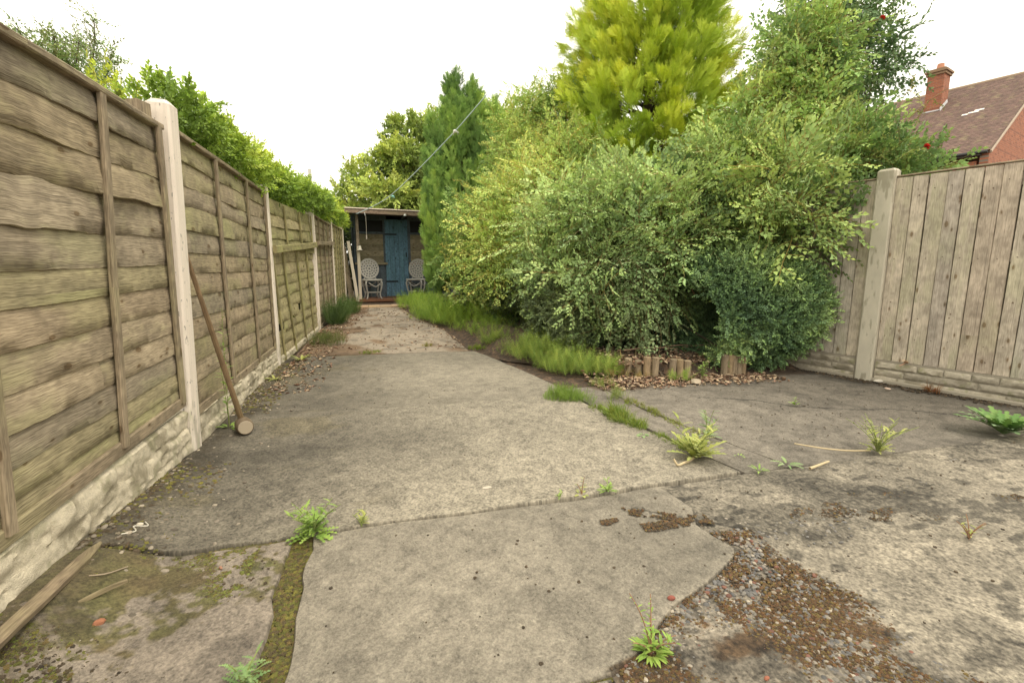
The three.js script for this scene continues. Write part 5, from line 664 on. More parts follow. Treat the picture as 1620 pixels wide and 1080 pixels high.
function patch(name, label, cat, spots, geos, o) { // spots: [x, z, rx, rz, height scale, count]
  const r = rng(o.seed), lists = geos.map(() => []);
  for (const [x, z, rx, rz, s, n, y = 0] of spots) for (let k = 0; k < n; k++) { const a = r() * 6.283, q = Math.sqrt(r()) * (0.85 + 0.3 * fbm(Math.cos(a) * 2 + x, Math.sin(a) * 2 + z, 2)), px = x + Math.cos(a) * rx * q, pz = z + Math.sin(a) * rz * q, u = r(), c0 = o.pal[0], c1 = o.pal[1]; lists[Math.floor(r() * geos.length)].push({ p: V(px, hprof(pz) - 0.005 + y, pz), q: quatOf(V(1.5 * (r() - 0.5), 1, 1.5 * (r() - 0.5)), V(Math.cos(a), 0, Math.sin(a))), s: s * (0.4 + 0.75 * r()) * (1 - 0.4 * q * q), c: rgb(lerp(c0[0], c1[0], u), lerp(c0[1], c1[1], u), lerp(c0[2], c1[2], u)) }); }
  if (geos.length === 1) { const m = inst(name, geos[0], BLADE, lists[0]); return tag(m, label, cat, o.group); }
  const all = thing(name, label, cat, [0, 0, 0], 0, o.group); all.userData.kind = 'stuff'; geos.forEach((g, i) => lists[i].length && inst('blades', g, BLADE, lists[i], all)); return all;
}
const HP = [[0.19, 0.32, 0.05], [0.48, 0.62, 0.12]], HP2 = [[0.17, 0.24, 0.045], [0.3, 0.36, 0.08]];
patch('horsetail', 'wide feathery bed of horsetail along the right of the path before the shed', 'horsetail', [[1.0, -6.4, 0.36, 0.5, 1.25, 330, 0.02], [0.72, -6.9, 0.25, 0.4, 0.7, 160, 0.01], [1.3, -5.4, 0.3, 0.3, 0.8, 150, 0.02], [0.95, -7.4, 0.42, 0.6, 1.1, 360, 0.02], [0.8, -8.7, 0.4, 0.7, 1.1, 380, 0.02], [1.4, -6.0, 0.4, 0.4, 1.35, 300, 0.03], [0.75, -9.6, 0.35, 0.4, 1.0, 160, 0.03], [1.05, -5.75, 0.2, 0.2, 0.55, 70, 0.01]], G_ht, { seed: 1, pal: HP });
patch('horsetail', 'horsetail spilling from the bed corner in front of the clipped round bush', 'horsetail', [[1.42, -4.0, 0.26, 0.34, 1.0, 300, 0.02], [1.2, -4.3, 0.14, 0.2, 0.45, 60, 0.02], [1.2, -4.8, 0.16, 0.14, 0.85, 80, 0.02], [1.5, -3.5, 0.22, 0.22, 0.85, 220], [1.32, -3.65, 0.1, 0.14, 0.45, 60], [1.7, -3.32, 0.18, 0.13, 0.7, 140]], G_ht, { seed: 2, pal: [[0.2, 0.3, 0.06], [0.46, 0.55, 0.14]] });
patch('horsetail', 'tall dark horsetail clump against the fence beyond the broken panel', 'horsetail', [[-0.52, -6.75, 0.12, 0.3, 1.35, 150]], G_ht, { seed: 3, pal: [[0.07, 0.13, 0.035], [0.14, 0.21, 0.06]] });
patch('horsetail', 'horsetail clump by the farthest white post, left of the brick row', 'horsetail', [[-0.42, -8.1, 0.14, 0.4, 1.1, 170]], G_ht, { seed: 4, pal: [[0.08, 0.14, 0.035], [0.15, 0.22, 0.06]] });
patch('horsetail', 'low spreading horsetail at the left edge of the path near the broken panel', 'horsetail', [[-0.52, -5.35, 0.2, 0.3, 0.5, 200]], G_ht, { seed: 5, pal: [[0.1, 0.14, 0.04], [0.19, 0.22, 0.06]] });
patch('grass_tuft', 'small bright grass tuft on the far joint of the drive, near the path start', 'grass', [[-0.08, -4.72, 0.1, 0.06, 0.55, 60]], G_gr, { seed: 6, pal: HP2 });
patch('grass_tuft', 'small grass tuft on the far joint of the drive beside the bed', 'grass', [[0.97, -4.7, 0.09, 0.08, 0.8, 60]], G_gr, { seed: 7, pal: HP2 });
patch('grass_tuft', 'thin yellowing weed tuft in the middle of the path', 'grass', [[0.5, -4.95, 0.06, 0.06, 0.8, 18]], G_gr, { seed: 8, pal: [[0.25, 0.25, 0.07], [0.36, 0.32, 0.12]] });
patch('horsetail', 'rounded mat of fine horsetail lying on the drive edge', 'horsetail', [[1.12, -2.72, 0.125, 0.12, 0.34, 330], [1.22, -2.62, 0.06, 0.08, 0.3, 60]], G_ht, { seed: 9, pal: [[0.16, 0.26, 0.04], [0.27, 0.38, 0.07]] });
patch('grass_tuft', 'line of fine grass in the joint running to the large leafy clump', 'grass', [[1.22, -2.42, 0.05, 0.08, 0.7, 36], [1.25, -2.25, 0.06, 0.11, 1.3, 75], [1.28, -2.1, 0.05, 0.06, 0.9, 36], [1.31, -1.92, 0.04, 0.09, 0.5, 45], [1.34, -1.78, 0.05, 0.06, 0.8, 34]], G_gr, { seed: 10, pal: HP2 });
patch('grass_tuft', 'second line of low grass between the narrow slab and the right slab', 'grass', [[1.49, -2.5, 0.05, 0.1, 0.5, 40], [1.5, -2.3, 0.04, 0.12, 0.45, 60], [1.51, -2.1, 0.03, 0.1, 0.35, 50], [1.53, -1.96, 0.03, 0.08, 0.35, 30]], G_gr, { seed: 11, pal: [[0.2, 0.24, 0.05], [0.33, 0.33, 0.09]] });
patch('horsetail', 'short horsetail sprigs on the narrow slab before the log stakes', 'horsetail', [[1.46, -2.62, 0.08, 0.07, 0.4, 40], [1.5, -2.93, 0.1, 0.06, 0.35, 45]], G_ht, { seed: 12, pal: HP2 });
patch('horsetail', 'upright horsetail in front of the middle log stakes', 'horsetail', [[2.08, -2.93, 0.03, 0.03, 0.55, 14], [2.16, -2.9, 0.03, 0.03, 0.45, 10]], G_ht, { seed: 13, pal: HP });
patch('dry_grass', 'bleached dry grass stalks at the left end of the log stakes', 'dry grass', [[1.8, -3.2, 0.12, 0.08, 1.3, 26], [1.95, -3.12, 0.1, 0.06, 1.1, 16], [1.95, -3.4, 0.16, 0.1, 2.2, 12]], G_gr, { seed: 14, pal: [[0.42, 0.31, 0.17], [0.62, 0.5, 0.3]] });
patch('red_grass', 'small reddish grass tuft at the foot of the right gravel board', 'grass', [[3.545, -2.2, 0.02, 0.06, 0.9, 9]], G_gr, { seed: 15, pal: [[0.3, 0.12, 0.07], [0.36, 0.18, 0.09]] });

// single leaves of the weeds, along +y, facing +z
function leafStrip(len, w, kind, seed) {
  const g = new LG(), r = rng(seed), n = kind === 'lance' ? 6 : 12, L = [], R = [], M = [], bend = (t) => -0.35 * len * t * t;
  for (let i = 0; i <= n; i++) { const t = i / n; let q = kind === 'lance' ? Math.pow(Math.sin(Math.PI * Math.min(1, 0.06 + 0.94 * t)), 0.8) : (0.25 + 0.75 * Math.sin(Math.PI * Math.pow(t, 0.7) * 0.98)) * (kind === 'lobed' ? (i % 2 ? 1 : 0.42) : i % 2 ? 1 : 0.14) * (i === n ? 0.1 : 1); const c = [0.85 + 0.3 * r(), 0.9 + 0.2 * r(), 0.8]; M.push(g.v(V(0, t * len, bend(t)), [1.15, 1.15, 1])); L.push(g.v(V(-w * q * (0.85 + 0.3 * r()), (t - (i % 2 ? 0.0 : 0.01)) * len, bend(t) + w * 0.25 * q), c)); R.push(g.v(V(w * q * (0.85 + 0.3 * r()), (t - (i % 2 ? 0.0 : 0.01)) * len, bend(t) + w * 0.25 * q), c)); }
  for (let i = 0; i < n; i++) g.i.push(L[i], M[i], L[i + 1], M[i], M[i + 1], L[i + 1], M[i], R[i], M[i + 1], R[i], R[i + 1], M[i + 1]); return g.geo();
}
const WL = { lance: [1, 2, 3].map((k) => leafStrip(0.05, 0.007, 'lance', k)), lobed: [4, 5, 6].map((k) => leafStrip(0.09, 0.015, 'lobed', k)), feather: [7, 8, 9].map((k) => leafStrip(0.055, 0.012, 'feather', k)), round: [10, 11].map((k) => leafStrip(0.03, 0.009, 'lance', k)) };
const wm = (c) => { const m = new THREE.MeshPhysicalMaterial({ vertexColors: true, roughness: 0.7, transmission: 0.3, thickness: 0, side: THREE.DoubleSide, color: rgb(...c) }); return m; };
const WG = { bright: [[0.2, 0.32, 0.05], [0.29, 0.42, 0.08]].map(wm), blue: [[0.17, 0.27, 0.1], [0.24, 0.34, 0.14]].map(wm), yellow: [[0.3, 0.34, 0.07], [0.4, 0.42, 0.12]].map(wm), deep: [[0.1, 0.21, 0.04], [0.15, 0.27, 0.06]].map(wm) };
const stemM = { green: mat([0.22, 0.26, 0.08]), red: mat([0.3, 0.17, 0.1]), pale: mat([0.5, 0.4, 0.24]) };
function weed(label, x, z, o, y = 0) { // o: hue, rosette [n, size, kind, rise], stems [[h, lean angle, lean, leaves, size, kind]]
  const g = thing(o.name ?? 'weed', label, 'weed', [x, gnd(x, z) + y, z]), r = rng(o.seed), M = WG[o.hue ?? 'bright'], put = (p, d, f, s, kind) => { const G = WL[kind], q = mesh('leaf', G[Math.floor(r() * G.length)], M[Math.floor(r() * M.length)], g); q.position.copy(p); q.quaternion.copy(quatOf(d, f)); q.scale.setScalar(s * (0.75 + 0.5 * r())); };
  if (o.rosette) { const [n, s, kind, rise] = o.rosette; for (let k = 0; k < n; k++) { const a = k * 2.4 + r(), e = rise * (0.5 + 0.8 * r()), d = V(Math.cos(a), e, Math.sin(a)).normalize(); put(V(0.012 * Math.cos(a), 0.004, 0.012 * Math.sin(a)), d, V(-Math.cos(a) * 0.4, 1, -Math.sin(a) * 0.4), s, kind); } }
  for (const [h, a, ln, n, s, kind] of o.stems ?? []) { const tip = V(Math.cos(a) * ln, h, Math.sin(a) * ln), c = new THREE.QuadraticBezierCurve3(V(0, 0, 0), V(tip.x * 0.2, h * 0.6, tip.z * 0.2), tip); mesh('stem', tube(c.getPoints(5), 0.0022, 0.001, 5), stemM[o.stem ?? 'green'], g); for (let k = 0; k < n; k++) { const t = 0.15 + (0.85 * k) / n, b = r() * 6.283, up = 0.5 + 0.5 * t; put(c.getPoint(t), V(Math.cos(b), up, Math.sin(b)).normalize(), V(-Math.cos(b) * 0.4, 1, -Math.sin(b) * 0.4), s * (1.1 - 0.5 * t), kind); } }
  return g;
}
const fan = (n, h, ln, lv, s, kind, seed) => { const r = rng(seed); return Array.from({ length: n }, (_, i) => [h * (0.6 + 0.5 * r()), i * 2.4 + r(), ln * (0.4 + 0.8 * r()), lv, s, kind]); };
weed('feathery groundsel growing where the mossy joints meet at the left', -0.215, -1.475, { seed: 1, hue: 'bright', rosette: [14, 1.0, 'feather', 0.5], stems: fan(10, 0.1, 0.1, 9, 0.75, 'feather', 1) });
weed('small upright weed in the front joint, right of the groundsel', -0.075, -1.487, { seed: 2, hue: 'yellow', stems: fan(3, 0.05, 0.03, 5, 0.55, 'feather', 2) });
weed('tiny weed in the front joint, left of the thin-stemmed weed', 0.605, -1.487, { seed: 3, stems: fan(2, 0.025, 0.015, 4, 0.4, 'feather', 3) });
weed('thin-stemmed reddish weed standing in the front joint', 0.69, -1.485, { seed: 4, hue: 'yellow', stem: 'red', rosette: [5, 0.6, 'round', 0.6], stems: [[0.075, 1, 0.01, 5, 0.4, 'lance'], [0.04, 4, 0.02, 4, 0.4, 'lance']] });
weed('low spreading weed in the front joint, right of the thin-stemmed weed', 0.79, -1.485, { seed: 5, rosette: [9, 0.6, 'feather', 0.7], stems: fan(4, 0.04, 0.04, 5, 0.5, 'feather', 5) });
weed('large leafy weed clump at the corner of the drive slab', 1.3, -1.66, { seed: 6, hue: 'yellow', rosette: [20, 1.25, 'lobed', 1.3], stems: fan(12, 0.16, 0.11, 6, 1.05, 'feather', 6) });
weed('taller leafy weed behind the large clump', 1.53, -1.87, { seed: 7, hue: 'blue', rosette: [4, 0.6, 'lobed', 0.8], stems: fan(4, 0.15, 0.05, 7, 0.85, 'lobed', 7).map((s) => [s[0], s[1], s[2], 6, 0.5, 'lobed']) });
weed('flat pale rosette at the edge of the drive slab', 1.235, -1.97, { seed: 8, hue: 'blue', rosette: [10, 0.75, 'round', 0.25] });
weed('wispy yellowish weed with thin stems on the right-hand joint', 2.14, -1.497, { seed: 9, hue: 'yellow', rosette: [12, 1.0, 'feather', 0.9], stems: fan(16, 0.16, 0.14, 5, 0.7, 'feather', 9) });
weed('lush dandelion with broad green leaves at the right edge of the picture', 2.98, -1.5, { seed: 10, name: 'dandelion', hue: 'deep', rosette: [40, 1.75, 'lobed', 1.3] });
weed('willowherb with bright lance-shaped leaves by the broken concrete patch', 0.535, -0.785, { seed: 11, name: 'willowherb', rosette: [34, 0.6, 'lance', 0.6], stems: [[0.06, 1.0, 0.06, 9, 0.55, 'lance'], [0.05, 5.2, 0.05, 8, 0.55, 'lance'], [0.045, 3.0, 0.05, 8, 0.55, 'lance'], [0.075, 2.2, 0.03, 9, 0.5, 'lance'], [0.12, -1.2, 0.03, 10, 0.42, 'lance'], [0.13, 3.8, 0.05, 10, 0.4, 'lance'], [0.05, 0.4, 0.05, 7, 0.55, 'lance']], stem: 'red' });
weed('bluish feathery groundsel on the mossy joint at the bottom edge', -0.285, -0.935, { seed: 12, hue: 'blue', rosette: [8, 0.75, 'feather', 0.5], stems: fan(4, 0.06, 0.05, 6, 0.65, 'feather', 12) });
weed('small bright weed at the end of the narrow slab', 1.47, -1.475, { seed: 13, rosette: [10, 0.55, 'feather', 0.9] });
weed('small weed on the joint, just right of the end of the narrow slab', 1.63, -1.495, { seed: 14, hue: 'blue', rosette: [9, 0.55, 'lobed', 0.5] });
weed('little sprout behind the small weeds of the narrow slab', 1.5, -1.62, { seed: 15, rosette: [6, 0.4, 'round', 0.9] });
weed('single green seedling on the crack of the right slab', 2.4, -2.19, { seed: 16, rosette: [5, 0.8, 'round', 1.2], stems: [[0.05, 1, 0.01, 5, 0.6, 'round']] });
weed('bright green leafy weed between the log stakes', 2.32, -2.93, { seed: 17, stems: fan(6, 0.16, 0.08, 8, 0.8, 'round', 17).map((s) => [s[0], s[1], s[2], 8, 1.1, 'round']) });
weed('dying red and yellow weed on the worn slab at the right', 1.71, -0.9, { seed: 18, hue: 'yellow', stem: 'red', stems: fan(5, 0.075, 0.04, 4, 0.4, 'lance', 18) });
weed('tall slender weed standing against the fence behind the mallet handle', -0.755, -2.66, { seed: 19, hue: 'bright', rosette: [14, 0.9, 'lance', 0.7], stems: [[0.62, 0.4, 0.02, 34, 0.95, 'lance'], [0.45, 3.9, 0.05, 18, 0.85, 'lance']] });
weed('small weed at the foot of the second white post', -0.74, -3.75, { seed: 20, hue: 'yellow', rosette: [9, 0.7, 'lobed', 0.6] });
weed('yellow-green weed at the far left corner of the drive', -0.66, -4.5, { seed: 21, hue: 'yellow', rosette: [12, 0.9, 'lobed', 0.9] });
{ // dead stalk on the large clump, fallen stalks by the wispy weed
  tag(mesh('dead_stalk', tube([[1.16, 0.035, -1.61], [1.17, 0.012, -1.595], [1.2, 0.016, -1.6], [1.25, 0.006, -1.63], [1.29, 0.01, -1.65]].map((p) => V(...p)), 0.0045, 0.006, 6), stemM.pale), 'pale curled dead stalk at the foot of the large leafy clump', 'stalk');
  tag(mesh('dead_stalk', tube([[1.82, 0.02, -1.64], [1.93, 0.01, -1.57], [2.02, 0.006, -1.53], [2.1, 0.01, -1.5]].map((p) => V(...p)), 0.003, 0.004, 6), stemM.pale), 'long dry stalk lying left of the wispy weed', 'stalk');
  tag(mesh('dead_stalk', tube([[1.68, 0.006, -1.43], [1.74, 0.01, -1.44], [1.82, 0.006, -1.465]].map((p) => V(...p)), 0.006, 0.004, 6), stemM.pale), 'short dry husk lying on the joint of the worn right slab', 'stalk');
}

// ---------------------------------------------------------------- moss, aggregate, litter, chips
const tuftGeo = (seed, flat) => { const g = new THREE.IcosahedronGeometry(1, 2), p = g.attributes.position; for (let i = 0; i < p.count; i++) { const v = V(p.getX(i), p.getY(i), p.getZ(i)), k = 0.4 + 1.1 * n3(v.x * 2.6 + seed, v.y * 2.6, v.z * 2.6) + 0.9 * (n3(v.x * 7, v.y * 7 + seed, v.z * 7) - 0.5); p.setXYZ(i, v.x * k, v.y * k * flat, v.z * k); } g.computeVertexNormals(); return g; };
const G_moss = [1, 2].map((k) => tuftGeo(k, 0.55)), stoneG = [1, 2, 3].map((k) => { const g = new THREE.IcosahedronGeometry(1, 1), p = g.attributes.position; for (let i = 0; i < p.count; i++) { const v = V(p.getX(i), p.getY(i), p.getZ(i)), q = 0.7 + 0.6 * n3(v.x * 1.4 + k * 5, v.y * 1.4, v.z * 1.4); p.setXYZ(i, v.x * q * 1.15, v.y * q * 0.6, v.z * q * 0.9); } return toCreasedNormals(g, 0.5); });
const mossM = new THREE.MeshStandardMaterial({ roughness: 1, bumpMap: plainNoise, bumpScale: 0.002 }), stoneM = new THREE.MeshStandardMaterial({ roughness: 0.85, bumpMap: plainNoise, bumpScale: 0.001 });
const flakeG = [1, 2, 3].map((k) => { const g = new LG(), r = rng(k + 50); g.leaf(V(0, 0, -0.5), V(0, 0, 1), V(0, 1, 0), 1, 0.55 + 0.2 * r(), [1, 1, 1], 0.35, 0.3 * (r() - 0.3)); return g.geo(); }), flakeM = new THREE.MeshStandardMaterial({ roughness: 0.9, side: THREE.DoubleSide, vertexColors: true });
function strew(name, label, cat, n, seed, where, geos, m, size, pal, y = 0, flatQ = true) { // where(r) gives [x, z] or null
  const r = rng(seed), lists = geos.map(() => []); let guard = n * 30, c = 0;
  while (c < n && guard--) { const w = where(r); if (!w) continue; c++; const s = (size[0] + (size[1] - size[0]) * Math.pow(r(), 1.8)), p = pal[Math.floor(r() * pal.length)], k = 0.75 + 0.5 * r(); lists[Math.floor(r() * geos.length)].push({ p: V(w[0], gnd(w[0], w[1]) + (w[2] ?? 0) + y, w[1]), q: new THREE.Quaternion().setFromEuler(new THREE.Euler(flatQ ? 0.5 * (r() - 0.5) : 3 * r(), r() * 6.28, flatQ ? 0.5 * (r() - 0.5) : 3 * r())), s, c: rgb(p[0] * k, p[1] * k, p[2] * k) }); }
  if (lists.length === 1) return tag(inst(name, geos[0], m, lists[0]), label, cat, null, 'stuff');
  const g = thing(name, label, cat); g.userData.kind = 'stuff'; geos.forEach((q, i) => lists[i].length && inst('pieces', q, m, lists[i], g)); return g;
}
const MG = [[0.14, 0.14, 0.03], [0.19, 0.17, 0.035], [0.11, 0.1, 0.03], [0.16, 0.115, 0.04], [0.1, 0.075, 0.035]], MD = [[0.085, 0.06, 0.035], [0.11, 0.08, 0.05], [0.06, 0.045, 0.03]], MR = [[0.16, 0.085, 0.035], [0.12, 0.065, 0.03], [0.17, 0.12, 0.04], [0.09, 0.06, 0.03]];
strew('moss', 'green and brown moss filling the joint between the corner slab and its neighbour', 'moss', 5600, 1, (r) => { const z = -0.3 - 1.17 * r(); return [-0.242 + 0.03 * (fbm(z * 6, 8, 2) - 0.5) + 0.075 * (r() - 0.5) * (0.6 + 0.8 * vn(z * 14, 2)), z, -0.012]; }, G_moss, mossM, [0.002, 0.0068], MG);
strew('moss', 'band of moss along the front joint at the left, ending at the groundsel', 'moss', 3200, 2, (r) => { const x = -0.74 + 0.52 * r(), w = 0.012 + 0.02 * vn(x * 9, 4); return [x, -1.455 + 2 * w * (r() - 0.5), -0.008]; }, G_moss, mossM, [0.0018, 0.0058], MG);
strew('moss', 'green moss mat spreading over the bottom left corner of the concrete', 'moss', 16000, 3, (r) => { const x = -0.82 + 0.46 * r(), z = -0.85 - 0.6 * r(), m = fbm(x * 7, z * 9 + 4, 4) + 0.42 * smoothstep(-0.35 - x - 0.5 * (z + 1.05), 0, 0.45) - 0.1; return m + 0.5 * (fbm(x * 45, z * 45, 2) - 0.5) > 0.57 ? [x, z, 0.002] : null; }, G_moss, mossM, [0.0014, 0.0042], [...MG, [0.2, 0.22, 0.05], [0.17, 0.2, 0.04]]);
strew('moss', 'moss and soil crumbs along the foot of the left gravel boards', 'moss', 5200, 4, (r) => { const z = -1.0 - 3.4 * Math.pow(r(), 1.3); return [-0.81 + 0.2 * Math.pow(r(), 1.6), z, 0]; }, G_moss, mossM, [0.002, 0.009], [...MG, ...MD, [0.24, 0.2, 0.14]]);
strew('moss', 'dark dry moss clumps scattered over the concrete slabs', 'moss', 1500, 5, (r) => { const u = r(); if (u < 0.42) { const x = -0.7 + 2.0 * r(), z = -1.55 - 2.9 * r(); return r() < smoothstep(0.9 - x, -0.3, 1.4) ? [x, z] : null; } if (u < 0.62) { const x = 1.7 + 1.7 * r(), z = -1.6 - 1.3 * r(); return [x, z, -0.005]; } if (u < 0.8) { const x = -0.75 + 0.45 * r(), z = -0.8 - 0.6 * r(); return [x, z, 0.003]; } return [-0.15 + 3.4 * r(), -0.65 - 0.75 * r(), 0.004]; }, G_moss, mossM, [0.0014, 0.0046], MD);
strew('moss', 'rusty brown moss between the bare stones of the broken patch', 'moss', 16000, 6, (r) => { const x = 0.45 + 0.85 * r(), z = -0.35 - 0.8 * r(); return r() < inPatch(x, z) * smoothstep(fbm(x * 16, z * 16 + 8, 3), 0.3, 0.5) ? [x, z, -0.002] : null; }, G_moss, mossM, [0.0014, 0.0044], MR);
strew('moss', 'dark moss lines on the worn slab beyond the broken patch', 'moss', 2600, 7, (r) => { const x = 1.3 + 1.6 * r(), z = -1.12 + 0.25 * (x - 1.7) + 0.2 * (r() - 0.5); if (z < -1.45) return null; return fbm(x * 14 + 50, z * 22, 3) > 0.54 ? [x, z, -0.003] : null; }, G_moss, mossM, [0.0013, 0.0042], [...MD, ...MR]);
strew('moss', 'small moss patch on the pale slab beside the broken corner', 'moss', 1400, 8, (r) => { const t = r(), x = t < 0.3 ? 0.66 + 0.07 * r() : lerp(0.78, 1.02, r()), z = t < 0.3 ? -1.24 - 0.06 * r() : t < 0.6 ? -1.32 + 0.55 * (x - 0.8) + 0.05 * (r() - 0.5) : -1.22 + 0.05 * (r() - 0.5); return fbm(x * 20, z * 20, 2) > 0.46 ? [x, z, 0.006] : null; }, G_moss, mossM, [0.0013, 0.0042], [...MD, ...MR]);
strew('moss', 'moss in the short joint below the willowherb', 'moss', 1100, 9, (r) => [0.2 + 0.32 * r(), -0.758 + 0.016 * (r() - 0.5), -0.006], G_moss, mossM, [0.0014, 0.0045], MG);
strew('aggregate', 'bare grey, tan and brick-red stones in the broken concrete patch', 'stones', 5200, 10, (r) => { const x = 0.44 + 0.86 * r(), z = -0.35 - 0.8 * r(); return r() < inPatch(x, z) ? [x, z, -0.004] : null; }, stoneG, stoneM, [0.0022, 0.0072], [[0.19, 0.175, 0.155], [0.14, 0.133, 0.127], [0.28, 0.24, 0.19], [0.1, 0.097, 0.094], [0.23, 0.19, 0.14], [0.21, 0.195, 0.175], [0.36, 0.31, 0.24], [0.22, 0.19, 0.16], [0.15, 0.14, 0.13], [0.2, 0.18, 0.15], [0.12, 0.115, 0.11], [0.16, 0.145, 0.125], [0.1, 0.095, 0.09], [0.17, 0.08, 0.055]]);
strew('aggregate', 'small stones showing through the worn right-hand slab', 'stones', 1500, 11, (r) => { const x = 0.95 + 2.4 * r(), z = -0.5 - 0.95 * r(); return x > along(edgeB, z) + 0.02 && fbm(x * 3.2 + 5, z * 6, 4) > 0.47 + 0.1 * r() ? [x, z, -0.006] : null; }, stoneG, stoneM, [0.003, 0.007], [[0.19, 0.175, 0.15], [0.15, 0.14, 0.13], [0.28, 0.24, 0.19], [0.23, 0.2, 0.15], [0.12, 0.115, 0.11]]);
const LT = [[0.27, 0.16, 0.095], [0.38, 0.27, 0.17], [0.5, 0.39, 0.26], [0.2, 0.125, 0.085], [0.25, 0.15, 0.1], [0.42, 0.32, 0.22]];
strew('leaf_litter', 'dry brown leaf litter along the log stakes of the bed', 'leaf litter', 1700, 12, (r) => { const x = 1.45 + 1.45 * r(), f = lerp(-3.02, -2.92, clamp((x - 1.5) / 1.2, 0, 1)), z = f - 0.3 * (r() - 0.55) + 0.1 * (r() - 0.5) * 2; return [x, z, 0.002 + 0.1 * smoothstep(-z, 3.1, 3.4)]; }, flakeG, flakeM, [0.012, 0.042], LT);
strew('leaf_litter', 'reddish leaf litter along the fence side of the path', 'leaf litter', 1500, 13, (r) => { const z = -3.3 - 6 * r(); return [lerp(-0.72, -0.45, smoothstep(-z, 4.4, 9)) + 0.34 * Math.pow(r(), 2), z, 0.004]; }, flakeG, flakeM, [0.012, 0.04], LT);
strew('leaf_litter', 'scattered brown leaf fragments on the path and by the bed edge', 'leaf litter', 900, 14, (r) => { const z = -4.7 - 4.2 * r(), e = lerp(0.86, 0.45, smoothstep(-z, 4.7, 8.6)); return [e - 1.3 * Math.pow(r(), 2.2), z, 0.006]; }, flakeG, flakeM, [0.01, 0.035], LT);
strew('leaf_litter', 'brown mulch of dead leaves and bark under the shrubs', 'leaf litter', 2200, 15, (r) => { const x = 1.75 + 1.5 * r(), z = -3.1 - 0.75 * r(); return [x, z, 0.07 + 0.05 * r()]; }, flakeG, flakeM, [0.015, 0.05], LT.slice(0, 4));
strew('leaf_litter', 'dark crumbs along the foot of the right gravel boards', 'leaf litter', 500, 16, (r) => { const t = -0.6 + 1.5 * r(), o = 0.04 + 0.12 * Math.pow(r(), 1.8); return [RP[0] + 0.2939 * t - 0.956 * o, RP[1] + 0.956 * t + 0.2939 * o, -0.004]; }, G_moss, mossM, [0.003, 0.011], MD);
strew('grit', 'pale grit and stone chips along the left edge of the drive', 'grit', 420, 17, (r) => { const z = -1.05 - 3.2 * r(); return [-0.8 + 0.35 * Math.pow(r(), 2), z, 0.004]; }, stoneG, stoneM, [0.0025, 0.009], [[0.26, 0.22, 0.17], [0.22, 0.18, 0.13], [0.15, 0.125, 0.095], [0.34, 0.29, 0.22]]);
{
  const chip = (label, x, z, s, c, sy = 0.5, y = 0.008) => { const o = mesh('brick_chip', stoneG[Math.floor(s * 900) % 3], new THREE.MeshStandardMaterial({ color: rgb(...c), roughness: 0.9, bumpMap: plainNoise, bumpScale: 0.001 })); o.position.set(x, y + gnd(x, z), z); o.scale.set(s, s * sy * 1.6, s * 0.8); o.rotation.y = x * 9; tag(o, label, 'chip'); };
  chip('orange brick chip lying on the moss at the bottom left', -0.635, -1.185, 0.01, [0.36, 0.15, 0.08], 0.9);
  chip('dark red brick chip at the left edge of the broken patch', 0.675, -0.915, 0.009, [0.26, 0.08, 0.055], 0.8);
  chip('small pink brick chip on the corner slab below the moss band', -0.44, -1.36, 0.006, [0.38, 0.2, 0.13], 0.8);
  chip('white pebble lying by the front joint near the moss', -0.72, -1.6, 0.009, [0.7, 0.62, 0.5]);
  chip('pale flat stone chip in the middle of the drive slab', 0.37, -1.63, 0.016, [0.52, 0.45, 0.36], 0.15, 0.006);
  chip('orange brick chip among the bare stones at the bottom edge', 0.72, -0.66, 0.006, [0.32, 0.12, 0.07], 0.8);
  chip('pale pebble lying beside the foot of the right concrete post', 3.47, -2.48, 0.03, [0.6, 0.55, 0.46], 0.4);
  chip('small pinkish chip on the right slab below the concrete post', 3.31, -2.3, 0.018, [0.62, 0.46, 0.36], 0.3);
  chip('grey angular stone before the log stakes, beside the bright weed', 2.19, -2.83, 0.05, [0.4, 0.33, 0.24], 0.4);
}
// log stakes edging the bed
{
  const lm = [[1, 0.86, 0.68], [0.85, 0.74, 0.6], [1.08, 0.88, 0.64]].map((t) => wood(featherMap, featherBump, t.map((v) => v * 0.62))), P = [[1.85, -3.2, 0.13], [1.91, -3.15, 0.12], [1.96, -3.11, 0.15], [2.01, -3.08, 0.15], [2.13, -3.03, 0.14], [2.175, -3.0, 0.14], [2.23, -2.99, 0.13], [2.56, -2.99, 0.16], [2.605, -2.985, 0.155], [2.645, -2.98, 0.15], [2.685, -2.98, 0.145], [2.73, -2.985, 0.13]], r = rng(44);
  const where = ['leftmost of the left cluster, behind the dry stalks', 'second of the left cluster', 'third of the left cluster', 'rightmost of the left cluster', 'left one of the middle cluster', 'middle one of the middle cluster', 'right one of the middle cluster', 'leftmost of the right cluster', 'second of the right cluster', 'third of the right cluster', 'fourth of the right cluster', 'last of the right cluster, against the dark boxy bush'];
  P.forEach(([x, z, h], i) => { const w = 0.024 + 0.004 * r(), g = up(sweep([-0.04, h * 0.5, h - 0.004, h], (q) => Array.from({ length: 12 }, (_, k) => { const a = (k / 12) * 6.2832, c = q > h - 0.002 ? 0.86 : 1; return [Math.cos(a) * w * c * (1 + 0.05 * vn(k + i, 3)), Math.sin(a) * w * c]; }), 0.5, r() * 9, r() * 9)), o = mesh('log_stake', g, lm[i % 3]); o.position.set(x, 0, z); o.rotation.set(0.06 * (r() - 0.5), r() * 6, 0.07 * (r() - 0.5)); tag(o, 'weathered wooden log stake, ' + where[i], 'log stake', 'log stakes edging the bed'); });
}
